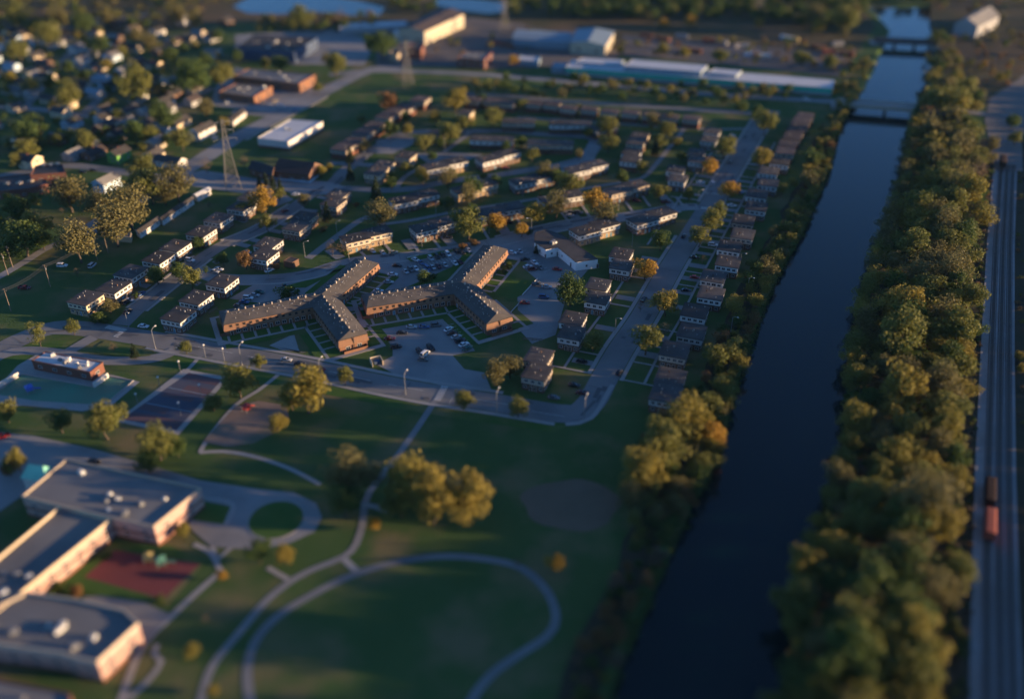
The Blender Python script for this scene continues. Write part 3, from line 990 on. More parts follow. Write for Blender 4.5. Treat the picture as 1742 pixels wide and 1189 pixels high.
def apartment(label, C, tips, seed):
    rnd = random.Random(seed)
    C = Vector((C[0], C[1], 0))
    t = thing('apartment_building', label, 'apartments', (C.x, C.y, 0), 0, 'Y-shaped brick apartment blocks')
    for wi, T in enumerate(tips):
        T = Vector((T[0], T[1], 0))
        d, L, ang = wing_frame(C, T)
        hw = YW / 2
        e = 0.014 * wi
        # local frame of the wing: x along it
        def place(o):
            o.rotation_euler = (0, 0, ang)
            return o
        m = MB()
        m.box(0, -hw, -.3, L - .3, hw, 2.75 + e)
        place(m.build('lower_wall', M['apt_brick'], t))
        m = MB()
        m.frus((0, -hw - .55, L + .25, hw + .55), 2.75 + e, (0, -hw - .1, L - .35, hw + .1), 5.75 + e)
        place(m.build('upper_wall', M['apt_shingle'], t))
        m = MB()
        o0, o1 = hw + .28, L - .12
        rz, ez = 7.75 + e, 5.75 + e
        hip = L - 2.6
        b = [(0, -o0, ez), (o1, -o0, ez), (o1, o0, ez), (0, o0, ez), (0, 0, rz), (hip, 0, rz)]
        n0 = len(m.v)
        m.v += b
        m.f += [(n0 + 0, n0 + 1, n0 + 5, n0 + 4), (n0 + 2, n0 + 3, n0 + 4, n0 + 5), (n0 + 1, n0 + 2, n0 + 5), (n0 + 0, n0 + 3, n0 + 2, n0 + 1)]
        ro = place(m.build('roof', M['roof_apt'], t))
        m = MB()
        for s in (-1, 1):
            m.box(4, s * (o0 + .06) - .07, ez - .16, o1, s * (o0 + .06) + .07, ez - .02)
        m.box(o1 + .01, -o0, ez - .16, o1 + .15, o0, ez - .02)
        place(m.build('gutter', M['fascia'], t))

        def loc(x, y, z):
            return (x * math.cos(ang) - y * math.sin(ang), x * math.sin(ang) + y * math.cos(ang), z)
        for s in (-1, 1):
            na = ang + s * math.pi / 2
            wc = C + d * L / 2
            if not faces_cam((wc.x, wc.y), na):
                continue
            k = 0
            x = 7.2 if s > 0 else 7.2
            while x < L - 1.5:
                mount('window', WIN['apt'], t, *loc(x, s * (hw + .32), 3.35), na)
                kind = k % 3
                if kind == 0:
                    mount('door', DOOR['dark' if rnd.random() < .75 else 'blue'], t, *loc(x, s * hw, .1), na)
                else:
                    mount('window', WIN['apt_low'], t, *loc(x, s * hw, .9), na)
                if kind == 1 and x < L - 4:
                    m = MB()
                    m.box(x + 1.5, s * (hw + .06) - .06, 0, x + 1.62, s * (hw + .06) + .06, 2.75)
                    place(m.build('downpipe', M['fascia'], t))
                x += 2.65
                k += 1
        # end wall
        if faces_cam((T.x, T.y), ang):
            mount('window', WIN['wide'], t, *loc(L - .3, -2.4, .8), ang)
            mount('window', WIN['wide'], t, *loc(L - .3, 2.4, .8), ang)
            m = MB()
            m.box(L - .02, -.14, 0, L + .22, .14, 5.7)
            place(m.build('downpipe', M['fascia'], t))
            m = MB()
            m.box(L + 1.6, -hw + 1, 0, L + 1.8, hw - .6, 1.3)
            m.box(L - .29, hw - .8, 0, L + 1.8, hw - .61, 1.3)
            place(m.build('bin_screen', M['apt_brick'], t))
        x = 3.4
        k = 0
        while x < L - 2.5:
            ox = rnd.uniform(-.5, .5)
            if k % 2 == 0:
                o = link('chimney', CHIM, M['chimney_tan'], ro, (x + ox, rnd.uniform(-.3, .3), 7.35))
                sc_ = rnd.uniform(.40, .62)
                o.scale = (sc_, sc_ * rnd.uniform(.7, 1.2), rnd.uniform(.8, 1.1))
            for s in (-1, 1):
                yy = s * rnd.uniform(1.2, 4.2)
                link('vent_pipe', VENT, M['metal_grey'] if rnd.random() < .7 else M['chimney_tan'], ro, (x + rnd.uniform(-1, 1), yy, 7.45 - abs(yy) * .31)).scale = (.75, .75, rnd.uniform(.5, 1.0))
            if k % 3 == 2:
                yy = rnd.choice((-1, 1)) * rnd.uniform(.9, 2)
                link('rooftop_unit', ACU, M['metal_grey'], ro, (x + 1, yy, 7.45 - abs(yy) * .31 - .2)).scale = (.6, .6, .6)
            x += 1.75
            k += 1
    # walks and small plots
    wkm = MB()
    for T in tips:
        T = Vector((T[0], T[1], 0))
        d, L, ang = wing_frame(C, T)
        n = Vector((-d.y, d.x, 0))
        for s in (-1, 1):
            a = C + d * 9.5 + n * s * 11.4
            b = C + d * (L + 3) + n * s * 11.4
            ribbon('', [a, b], 1.3, '', 0.182, 0, .1, world=True, into=wkm)
            x = 9.0
            while x < L - 1:
                p = C + d * x + n * s * 6.0
                q = C + d * x + n * s * 10.8
                ribbon('', [p, q], 1.0, '', 0.178, 0, .1, world=True, into=wkm)
                x += 5.3
        a = C + d * (L + 2.6) + n * 12
        b = C + d * (L + 2.6) - n * 12
        ribbon('', [a, b], 2.2, '', 0.186, 0, .1, world=True, into=wkm)
    tag(wkm.build('footpath', M['concrete']), kind='structure')
    pl = MB()
    for T in tips:
        T = Vector((T[0], T[1], 0))
        d, L, ang = wing_frame(C, T)
        n = Vector((-d.y, d.x, 0))
        for s in (-1, 1):
            q = [C + d * 5 + n * s * 5, C + d * (L + 1) + n * s * 5, C + d * (L + 1) + n * s * 15.5, C + d * 9 + n * s * 15.5]
            q = [(p.x, p.y, .15 + .004 * len(pl.f)) for p in q]
            if s > 0:
                pl.poly(q)
            else:
                pl.poly(q[::-1])
    tag(pl.build('apartment_lawn', M['lawn']), kind='structure')


def lp(x, y, z=5.8):
    p = P(x, y, z)
    return Vector((p.x, p.y, 0))


# left block: centre and tips read from its roof corners
apartment('left Y-shaped two-storey brick apartment block with rows of roof vents', (-80.0, 346.5), [(-118.5, 330.0), (-62.5, 315.0), (-65.5, 381.0)], 3)
a0, a1 = lp(624, 523), lp(767.6, 496.5)
nW = Vector((-(a1 - a0).y, (a1 - a0).x, 0)).normalized()
s0, s1 = lp(829, 551), lp(871.5, 539)
n0, n1 = lp(820, 416), lp(862.5, 424)
w_tip = a0 + nW * (YW / 2)
s_tip = (s0 + s1) / 2
i1 = lp(808, 481)
dn = (n1 - i1).normalized()
n_tip = n1 + Vector((-dn.y, dn.x, 0)) * (YW / 2)
inner_w = a1 + nW * (YW / 2)
ds = (s_tip - ((a1 + i1) / 2)).normalized()
c_right = (a1 + i1) / 2 + Vector((-1.0, 1.5, 0))
apartment('right Y-shaped two-storey brick apartment block with rows of roof vents', (c_right.x, c_right.y), [(w_tip.x, w_tip.y), (s_tip.x, s_tip.y), (n_tip.x, n_tip.y)], 5)

# ------------------------------------------------------------------ other buildings
def ccw(q):
    area = sum(q[i][0] * q[(i + 1) % len(q)][1] - q[(i + 1) % len(q)][0] * q[i][1] for i in range(len(q)))
    return q if area > 0 else q[::-1]


def offset_poly(q, r):
    n = len(q)
    out = []
    for i in range(n):
        p0, p1, p2 = Vector(q[i - 1]), Vector(q[i]), Vector(q[(i + 1) % n])
        e1, e2 = (p1 - p0).normalized(), (p2 - p1).normalized()
        n1, n2 = Vector((e1.y, -e1.x)), Vector((e2.y, -e2.x))
        k = (n1 + n2)
        k = k / max(.3, (1 + n1.dot(n2)))
        out.append(tuple(p1 + k * r))
    return out


def building(name, label, cat, pts, h, wall, roof, style='flat', win=None, wz=1.2, rows=1, rowh=3.2, units=0, parapet=.5, trim=None, group=None, rise=2.5, doors=0, base=None, edges=None, world=False, bands=()):
    """pts: roof outline read at height h; flat roof with parapet, or gable for four corners"""
    q = ccw([tuple(p) for p in pts] if world else [(lambda v: (v.x, v.y))(P(x, y, h)) for x, y in pts])
    cx, cy = sum(p[0] for p in q) / len(q), sum(p[1] for p in q) / len(q)
    q = [(p[0] - cx, p[1] - cy) for p in q]
    t = thing(name, label, cat, (cx, cy, 0), 0, group)
    rnd = random.Random(int(abs(cx * 31 + cy * 17)))
    m = MB()
    m.prism(q, -.3, h)
    m.build('wall', M[wall], t)
    if base:
        m = MB()
        m.prism(offset_poly(q, .06), -.3, base[1])
        m.build('base_course', M[base[0]], t)
    for bm_name, z0, z1 in bands:
        m = MB()
        m.prism(offset_poly(q, .04), z0, z1)
        m.build('wall_band', M[bm_name], t)
    if style == 'flat':
        m = MB()
        m.prism(offset_poly(q, -.3), h, h + .06)
        ro = m.build('roof', M[roof], t)
        m = MB()
        o1, o2 = offset_poly(q, .12), offset_poly(q, -.32)
        n = len(q)
        for i in range(n):
            j = (i + 1) % n
            m.hexa([o1[i] + (h - .15,), o1[j] + (h - .15,), o2[j] + (h - .15,), o2[i] + (h - .15,), o1[i] + (h + parapet,), o1[j] + (h + parapet,), o2[j] + (h + parapet,), o2[i] + (h + parapet,)])
        m.build('parapet', M[trim or wall], t)
        for k in range(units):
            a = q[rnd.randrange(len(q))]
            f = rnd.uniform(.1, .7)
            b = q[rnd.randrange(len(q))]
            x, y = (a[0] + b[0]) / 2 * f, (a[1] + b[1]) / 2 * f
            o = link('rooftop_unit', ACU, M['metal_grey'] if rnd.random() < .5 else M['lamp_white'], ro, (x, y, h + .06), rnd.uniform(0, 3))
            s = rnd.uniform(.7, 1.5)
            o.scale = (s, s, s)
    else:
        e = offset_poly(q, .5)
        l01 = (Vector(q[1]) - Vector(q[0])).length
        l12 = (Vector(q[2]) - Vector(q[1])).length
        if l01 < l12:
            e = e[1:] + e[:1]
        # ridge parallel to e0->e1
        hipf = .22 if style == 'hip' else 0.0
        r0 = (Vector(e[0]) + Vector(e[3])) / 2
        r1 = (Vector(e[1]) + Vector(e[2])) / 2
        dd = r1 - r0
        r0, r1 = r0 + dd * hipf, r1 - dd * hipf
        m = MB()
        z0, z1 = h - .05, h + rise
        m.v += [e[0] + (z0,), e[1] + (z0,), e[2] + (z0,), e[3] + (z0,), (r0.x, r0.y, z1), (r1.x, r1.y, z1)]
        m.f += [(0, 1, 5, 4), (2, 3, 4, 5), (3, 2, 1, 0)]
        if style == 'hip':
            m.f += [(1, 2, 5), (3, 0, 4)]
            m.build('roof', M[roof], t)
        else:
            m.v += [e[0] + (z0 - .25,), e[1] + (z0 - .25,), e[2] + (z0 - .25,), e[3] + (z0 - .25,)]
            m.f += [(6, 7, 1, 0), (7, 8, 2, 1), (8, 9, 3, 2), (9, 6, 0, 3)]
            m.build('roof', M[roof], t)
            for a, b, r in ((1, 2, 5), (3, 0, 4)):
                g_ = MB()
                g_.poly([Vector(m.v[a]), Vector(m.v[b]), Vector(m.v[r])])
                g_.build('gable_wall', M[wall], t)
    n = len(q)
    for i in range(n):
        a, b = Vector(q[i]), Vector(q[(i + 1) % n])
        d = b - a
        L = d.length
        ang = math.atan2(d.y, d.x) - math.pi / 2
        if not faces_cam((cx, cy), ang) or L < 3:
            continue
        if win and (edges is None or i in edges):
            k = max(1, int(L / win[1]))
            for r in range(rows):
                for j in range(k):
                    c = a.lerp(b, (j + .5) / k)
                    off = .07 if base and wz < base[1] else .0
                    mount('window', WIN[win[0]], t, c.x + off * math.cos(ang), c.y + off * math.sin(ang), wz + r * rowh, ang)
        if doors:
            c = a.lerp(b, .5 + .5 / max(1, int(L / (win[1] if win else 6))))
            mount('door', DOOR['dark'], t, c.x + .07 * math.cos(ang), c.y + .07 * math.sin(ang), .1, ang)
    return t


building('office', 'white flat-roofed office with stepped front right of the apartment lot', 'office', [(909, 412), (928.5, 424.5), (949, 421), (979.5, 446), (1017, 441), (955, 399), (928, 391), (910, 396)], 4.6, 'office_wall', 'roof_dark', 'flat', ('small', 7), 1.4, units=3, parapet=.12, doors=1, trim='roof_brown')
building('garage', 'small brick hut with flat roof beside the curved street bend', 'hut', [(482, 444), (497, 447), (508, 441), (494, 437)], 3.0, 'brick_brown', 'roof_brown', 'flat', parapet=.15)
building('church', 'long dark-roofed brick church hall with white lower wall by the left street', 'church', [(465, 291), (525, 297), (547, 281), (490, 272)], 5.0, 'brick_brown', 'roof_red', 'gable', ('wide', 6), 1.2, rise=4.2, base=('paleblue_wall', 1.1))
building('church_annex', 'brown brick annex with dark roof left of the church hall', 'hall', [(424, 286), (462, 299), (470, 285), (436, 275)], 4.0, 'brick_brown', 'roof_dark', 'gable', ('std', 5), 1.2, rise=2.6)
building('warehouse', 'white flat-roofed warehouse with sunlit long wall beside diagonal road', 'warehouse', [(438, 236), (490, 242), (549, 208), (494, 204)], 5.5, 'white_wall', 'roof_white', 'flat', None, units=2, parapet=.4, base=('brick_brown', 1.6))
building('factory', 'long low factory with teal eaves and white roof before the bridge', 'factory', [(962, 115), (1416, 151), (1420, 137), (975, 102)], 5.5, 'teal', 'roof_white', 'flat', None, parapet=.25, trim='roof_white', base=('grey_wall', 2.0))
for i, (a, hh, lab) in enumerate((([(1062, 113), (1192, 123), (1204, 112), (1076, 102)], 9.0, 'long'), ([(1205, 124), (1252, 129), (1262, 121), (1216, 117)], 7.4, 'short'), ([(978, 106), (1052, 111), (1062, 103), (992, 99)], 7.0, 'low'))):
    building('roof_monitor', '%s raised white-roofed hall standing out of the teal factory' % lab, 'factory hall', a, hh, 'roof_blue', 'roof_white', 'flat', None, parapet=.2, trim='roof_white')
TG = P(1100, 130)
for i, (x, y) in enumerate(((967, 121), (1058, 128), (1108, 133), (1196, 139), (1240, 143), (1300, 148), (1354, 153))):
    p = P(x, y)
    m = MB()
    m.box(-2.2, -3.2, 0, 2.2, 3, 3.6)
    o = m.build('loading_dock', M['teal'])
    o.location = (p.x, p.y - 1.0, 0)
    o.rotation_euler = (0, 0, R(-16))
    tag(o, '%s teal loading dock from the left on the front of the long factory' % nth(i), 'loading dock', 'teal loading docks')
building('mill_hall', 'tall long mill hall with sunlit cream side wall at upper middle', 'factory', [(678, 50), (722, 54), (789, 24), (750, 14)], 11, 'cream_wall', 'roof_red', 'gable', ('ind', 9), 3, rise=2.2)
building('brick_shed', 'orange-lit small brick building at the foot of the cream mill hall', 'shed', [(694, 82), (716, 86), (722, 76), (702, 73)], 7, 'brick_red', 'roof_brown', 'flat')
building('brick_shed', 'small pale building beside big dark green tree near the road fork', 'shed', [(663, 91), (676, 95), (682, 88), (670, 85)], 5, 'panel_cream', 'roof_brown', 'flat')
building('low_shed', 'long low white-roofed shed left of the mill hall by the pond', 'shed', [(577, 50), (690, 45), (693, 37), (580, 41)], 5, 'grey_wall', 'roof_white', 'flat')
building('plant_hall', 'wide dark flat-roofed plant with navy front at upper left', 'factory', [(398, 84), (500, 90), (540, 66), (430, 60)], 8, 'navy_wall', 'roof_dark', 'flat', ('ind', 10), 3, units=14)
building('strip_store', 'long brown flat-roofed store with orange-lit brick right end', 'store', [(396, 130), (508, 144), (537, 128), (424, 118)], 6, 'apt_brick', 'roof_grey', 'flat', ('ind', 10), 1.5, units=8)
building('strip_store', 'shorter flat-roofed store with orange-lit end below the longer store', 'store', [(372, 158), (432, 166), (463, 148), (402, 143)], 5, 'apt_brick', 'roof_grey', 'flat', ('ind', 10), 1.5, units=5)
building('shed_hall', 'blue-grey metal shed with two roof bays in the works yard', 'shed', [(872, 66), (968, 73), (974, 56), (880, 51)], 6, 'roof_blue', 'roof_blue', 'gable', None, rise=2)
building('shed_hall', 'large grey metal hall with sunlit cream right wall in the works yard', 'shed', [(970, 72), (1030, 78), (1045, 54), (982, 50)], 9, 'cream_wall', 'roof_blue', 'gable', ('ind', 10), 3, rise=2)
building('brick_block', 'small brick block with orange-lit side left of the works yard', 'building', [(778, 100), (824, 103), (837, 90), (792, 88)], 7, 'brick_red', 'roof_grey', 'flat', ('wide', 5), 1.4, rows=2, units=2)
building('low_shed', 'small white flat-roofed shed near yellow tree behind the estate', 'shed', [(882, 103), (916, 106), (920, 98), (886, 95)], 4, 'roof_blue', 'roof_white', 'flat')
building('low_shed', 'pale blue low canopy left of the teal factory', 'shed', [(938, 115), (960, 117), (966, 109), (944, 107)], 4, 'roof_blue', 'roof_blue', 'flat')
building('grey_barn', 'large grey gabled barn far right beyond the canal', 'barn', [(1624, 42), (1664, 46), (1700, 28), (1664, 18)], 9, 'grey_wall', 'roof_grey', 'gable', None, rise=6)
building('low_shed', 'long bright white bungalow by the diagonal road', 'house', [(385, 204), (396, 206), (418, 189), (408, 187)], 3.6, 'white_wall', 'roof_brown', 'gable', ('std', 5), 1.1, rise=1.3)
for i, (x, y) in enumerate(((681, 66), (697, 60))):
    p = P(x, y + 4)
    t = thing('storage_tank', ('left' if i == 0 else 'right') + ' white round storage tank in front of the mill hall', 'tank', (p.x, p.y, 0), 0, 'white storage tanks')
    m = MB()
    m.tube((0, 0, 0), (0, 0, 8), 4.4, 4.4, 20)
    m.build('shell', M['white_wall'], t, True)
    m = MB()
    m.tube((0, 0, 8), (0, 0, 9.2), 4.5, .6, 20)
    m.build('roof', M['roof_white'], t)
# scrap yard dots
for i, (x, y, mt) in enumerate(((847, 77, 'wagon_red'), (921, 68, 'wagon_red'), (862, 80, 'rust'), (1205, 72, 'wagon_red'), (1228, 76, 'metal_grey'), (1262, 82, 'chimney_tan'), (1345, 70, 'play_yellow'), (1337, 68, 'paleblue_wall'), (1300, 98, 'lamp_white'),
                                (1278, 96, 'paleblue_wall'), (1128, 70, 'rust'), (1160, 66, 'metal_grey'), (1390, 84, 'rust'), (1410, 92, 'wagon_red'), (1425, 78, 'metal_grey'), (1180, 90, 'rust'), (1100, 64, 'rust'), (1440, 96, 'rust'))):
    p = P(x, y)
    m = MB()
    rr = random.Random(i)
    l, w, h = rr.uniform(4, 7), rr.uniform(2.4, 2.8), rr.uniform(2.4, 3.2)
    m.box(-l, -w / 2, .15, l, w / 2, h)
    for k in range(7):
        m.box(-l + .3 + k * 2 * l / 7.2, -w / 2 - .06, .2, -l + .5 + k * 2 * l / 7.2, w / 2 + .06, h - .1)
    m.box(-l - .05, -w / 2 - .08, h, l + .05, w / 2 + .08, h + .12)
    o = m.build('storage_container', M[mt])
    o.location = (p.x, p.y, 0)
    o.rotation_euler = (0, 0, R(-16 + rr.uniform(-30, 30)))
    tag(o, '%s storage container from the left in the scrap yard behind the teal factory' % nth(sorted([847, 921, 862, 1205, 1228, 1262, 1345, 1337, 1300, 1278, 1128, 1160, 1390, 1410, 1425, 1180, 1100, 1440]).index(x)), 'container', 'scrap yard containers')

# left suburb: small gabled houses
HS = [(130, 84, 'white_wall', 'roof_grey', 'white two-storey house with peach-lit gable in far left suburb'), (61, 97, 'panel_cream', 'roof_brown', 'cream house with sunlit gable near the left edge of the far suburb'),
      (83, 134, 'panel_cream', 'roof_dark', 'narrow cream house above the big yellow-green tree on the left'), (162, 160, 'white_wall', 'roof_blue', 'white house with blue-grey roof right of the big yellow-green tree'),
      (235, 168, 'white_wall', 'roof_brown', 'left of two adjoining white gables in mid suburb'), (250, 190, 'white_wall', 'roof_grey', 'low white house with bright end below the two white gables'),
      (281, 175, 'white_wall', 'roof_dark', 'small white house right of the two white gables'), (345, 224, 'white_wall', 'roof_brown', 'large white two-storey house beside the diagonal road'),
      (303, 211, 'panel_cream', 'roof_brown', 'small cream house left of the large white house'), (43, 60, 'panel_cream', 'roof_brown', 'cream roofed house at far upper left'),
      (227, 84, 'panel_cream', 'roof_brown', 'cream-lit house in the far suburb near brown trees'), (204, 83, 'pink_stone', 'roof_brown', 'pinkish house beside the cream one in the far suburb'),
      (213, 122, 'white_wall', 'roof_grey', 'white house left of dark tree clump in far suburb'), (262, 112, 'panel_cream', 'roof_dark', 'small bright cream house by the dark tree clump'),
      (140, 105, 'white_wall', 'roof_grey', 'grey-shaded white house below the peach-lit gable'), (172, 135, 'paleblue_wall', 'roof_blue', 'pale blue roofed house in the shaded middle of the suburb'),
      (20, 115, 'paleblue_wall', 'roof_blue', 'pale blue house at the left edge'), (25, 155, 'grey_wall', 'roof_grey', 'grey long house at the left edge above the road'),
      (190, 98, 'paleblue_wall', 'roof_grey', 'small pale house with blue side in far suburb'), (330, 155, 'panel_cream', 'roof_brown', 'cream house under dark trees near the stores'),
      (52, 275, 'panel_cream', 'roof_brown', 'tall house with orange-lit front on the left above the red school'), (125, 264, 'grey_wall', 'roof_grey', 'left grey house in the row by the green house'),
      (160, 262, 'brick_brown', 'roof_red', 'brown-roofed house in the row left of the green house'), (203, 264, 'green_wall', 'roof_brown', 'bright green house with gable roof'),
      (262, 266, 'panel_cream', 'roof_brown', 'tan-roofed house right of the green house'), (291, 276, 'white_wall', 'roof_dark', 'white house with dark roof and bright long wall near the pylon'),
      (182, 312, 'paleblue_wall', 'roof_grey', 'pale blue two-storey house behind the big pale trees'), (180, 217, 'brick_red', 'roof_brown', 'long reddish house with sunlit end above the suburb trees'),
      (110, 70, 'grey_wall', 'roof_brown', 'dim grey house in the uppermost left suburb'), (290, 140, 'white_wall', 'roof_grey', 'white shed-like house behind the dark trees'),
      (160, 60, 'panel_cream', 'roof_grey', 'pale house in top left behind brown trees'), (75, 110, 'brick_brown', 'roof_dark', 'dark-roofed brown house left of centre in far suburb')]
for i, (x, y, wl, rf, lab) in enumerate(HS):
    rr = random.Random(i + 50)
    h = 5.4 if ('two-storey' in lab or 'green house with' in lab or 'tall' in lab) else rr.uniform(3.2, 4.4)
    w, d = rr.uniform(7, 8.5), rr.uniform(10, 13)
    if 'long' in lab or 'large' in lab:
        d = 16
    a = R(67 + rr.choice((0, 0, 0, 90)))
    c = P(x, y, h * .6)
    u, v = Vector((math.cos(a), math.sin(a))), Vector((-math.sin(a), math.cos(a)))
    q = [Vector((c.x, c.y)) + u * su * d / 2 + v * sv * w / 2 for su, sv in ((-1, -1), (1, -1), (1, 1), (-1, 1))]
    t = building('house', lab, 'house', [(p.x, p.y) for p in q], h, wl, rf, 'gable', ('std', 4.2), 1.1, rows=2 if h > 5 else 1, rowh=2.5, rise=2.4, doors=1, group='small houses of the left suburb', world=True)
    if rr.random() < .7:
        link('chimney', CHIM, M['brick_red'], t, (rr.uniform(-1, 1), rr.uniform(-1, 1), h + 1.9)).scale = (.8, .8, .9)
rs = random.Random(404)
spots = []
while len(spots) < 62:
    x, y = rs.uniform(-20, 400), rs.uniform(35, 250)
    if y > 215 and x > 300 or (x > 330 and 100 < y < 215) or x > 390 and y > 30:
        continue
    if all((x - a) ** 2 + (2.2 * (y - b)) ** 2 > 620 for a, b in spots) and all((x - h[0]) ** 2 + (2.2 * (y - h[1])) ** 2 > 620 for h in HS):
        spots.append((x, y))
for i, (x, y) in enumerate(sorted(spots)):
    h = rs.uniform(3.2, 4.6)
    w, d = rs.uniform(6.5, 8.5), rs.uniform(9, 13)
    a = R(67 + rs.choice((0, 0, 90)))
    c = P(x, y, h * .6)
    u, v = Vector((math.cos(a), math.sin(a))), Vector((-math.sin(a), math.cos(a)))
    q = [Vector((c.x, c.y)) + u * su * d / 2 + v * sv * w / 2 for su, sv in ((-1, -1), (1, -1), (1, 1), (-1, 1))]
    wl = rs.choice(('white_wall', 'panel_cream', 'grey_wall', 'brick_brown', 'paleblue_wall', 'panel_tan'))
    building('house', 'small %s gabled house, %s from left of the lesser suburb houses' % ({'white_wall': 'white', 'panel_cream': 'cream', 'grey_wall': 'grey', 'brick_brown': 'brown', 'paleblue_wall': 'pale blue', 'panel_tan': 'tan'}[wl], nth(i)), 'house',
             [(p.x, p.y) for p in q], h, wl, rs.choice(('roof_brown', 'roof_dark', 'roof_grey', 'roof_red')), 'gable', ('std', 4.2), 1.1, rise=2.4, group='lesser houses of the left suburb', world=True)
# red school with barrel vents at left
building('community_school', 'low red-brick school wing with dark roof at the left edge', 'school', [(-40, 330), (50, 322), (88, 312), (60, 296), (-40, 308)], 4.5, 'brick_red', 'roof_dark', 'flat', ('wide', 6), 1.3, units=0)
building('community_school', 'taller red-brick school hall with dark roof and roof vents behind the low wing', 'school', [(52, 299), (112, 295), (106, 281), (60, 284)], 7.5, 'brick_red', 'roof_dark', 'flat', ('wide', 7), 4.0)
sv = MB()
for k in range(8):
    a, b = math.pi * k / 8, math.pi * (k + 1) / 8
    sv.poly([(1.6 * math.cos(a), -1.2, 1.0 * math.sin(a)), (1.6 * math.cos(b), -1.2, 1.0 * math.sin(b)), (1.6 * math.cos(b), 1.2, 1.0 * math.sin(b)), (1.6 * math.cos(a), 1.2, 1.0 * math.sin(a))])
sv.poly([(1.6 * math.cos(math.pi * k / 8), -1.2, 1.0 * math.sin(math.pi * k / 8)) for k in range(9)])
SKYL = sv.mesh('roof_vent')
for i, (x, y, z) in enumerate(((12, 313, 4.6), (33, 312, 4.6), (52, 309, 4.6), (73, 282, 7.6), (86, 281, 7.6), (97, 280, 7.6))):
    p = P(x, y, z)
    tag(link('roof_vent', SKYL, M['panel_tan'], None, (p.x, p.y, z), R(-20)), '%s curved roof vent from the left on the red school' % nth(i), 'roof vent', 'curved roof vents on the red school')
# trailers along the field
for i, (a, b, c, d) in enumerate((((231, 391), (237, 396), (271, 373), (266, 369)), ((271, 371), (276, 374), (308, 352), (303, 348)), ((304, 349), (309, 352), (329, 338), (325, 335)), ((329, 331), (335, 334), (358, 322), (352, 319)))):
    building('long_shed', '%s long white shed from the bottom along the field edge' % nth(i), 'shed', [a, b, c, d], 3.2, 'white_wall', 'roof_brown' if i < 3 else 'roof_white', 'gable', ('small', 4), 1.2, rise=.8, group='long white sheds beside the field')
building('yard_shed', 'small tan shed at the lower end of the long white sheds', 'shed', [(200, 403), (222, 405), (224, 396), (204, 395)], 2.6, 'panel_cream', 'roof_grey', 'flat')

# ------------------------------------------------------------------ pool house and school
building('pool_house', 'low brick pool house with pale roof and vents beside the teal pool', 'pool house', [(54, 614), (153, 634), (175, 617), (77, 599)], 4.0, 'brick_red', 'roof_white', 'flat', ('wide', 6), 1.3, units=10, parapet=.3)
for i, (a, b) in enumerate((((-8, 664), (33, 641)), ((160, 660), (185, 642)))):
    pa, pb = P(*a), P(*b)
    m = MB()
    d = (pb - pa).normalized() * .25
    n = Vector((-d.y, d.x, 0))
    q = [pa - n, pb - n, pb + n, pa + n]
    m.prism([(p.x, p.y) for p in q], 0, 2.2)
    tag(m.build('pool_wall', M['white_wall']), ('left' if i == 0 else 'right') + ' white sunlit wall bounding the teal pool', 'wall', 'pool side walls')
m = MB()
ribbon('', [(-8, 668), (38, 637), (100, 647), (162, 659), (186, 641), (227, 648), (189, 681)], .5, '', .42, 0, .4, step=50, into=m)
tag(m.build('pool_coping', M['concrete']), kind='structure')
SCH = 7.6
building('school', 'large school hall with flat grey roof and pink stone walls at lower left', 'school', [(38, 846), (113, 783), (342, 832), (300, 866), (262, 897), (192, 882), (104, 862)], SCH, 'pink_stone', 'roof_grey', 'flat', ('wide', 6), 1.6, rows=2, rowh=2.9, units=9, parapet=.7, trim='panel_tan', base=('brick_red', 1.2), bands=(('brick_red', 3.3, 4.1),))
building('school_wing', 'long school wing with sunlit cream parapet running to the left edge', 'school', [(104, 863), (188, 887), (46, 1003), (-60, 1090), (-140, 1090), (-60, 1000)], SCH - .9, 'pink_stone', 'roof_grey', 'flat', ('wide', 5), 1.5, rows=2, rowh=2.7, units=6, parapet=1.0, trim='panel_cream', base=('brick_red', 1.2), bands=(('brick_red', 3.3, 4.1),))
building('school_wing', 'bottom left school block with flat grey roof and pink corner walls', 'school', [(46, 1010), (130, 1022), (212, 1040), (236, 1062), (166, 1128), (128, 1120), (110, 1113), (0, 1098), (-80, 1090), (-60, 1060)], SCH - .4, 'pink_stone', 'roof_grey', 'flat', ('wide', 5), 1.5, rows=2, rowh=2.8, units=10, parapet=.9, trim='panel_tan', base=('brick_red', 1.2), bands=(('brick_red', 3.3, 4.1),))
building('school_wing', 'low paved forecourt building with dark doors at the bottom left corner', 'school', [(-40, 1150), (120, 1180), (120, 1260), (-40, 1260)], 3.2, 'brick_red', 'roof_grey', 'flat', None, units=2)
building('school_canopy', 'teal pyramid-roofed entrance pavilion at the left end of the school hall', 'pavilion', [(38, 812), (78, 818), (92, 797), (54, 792)], 6.2, 'white_wall', 'teal_roof', 'hip', ('wide', 4), 1.2, rise=3.4)

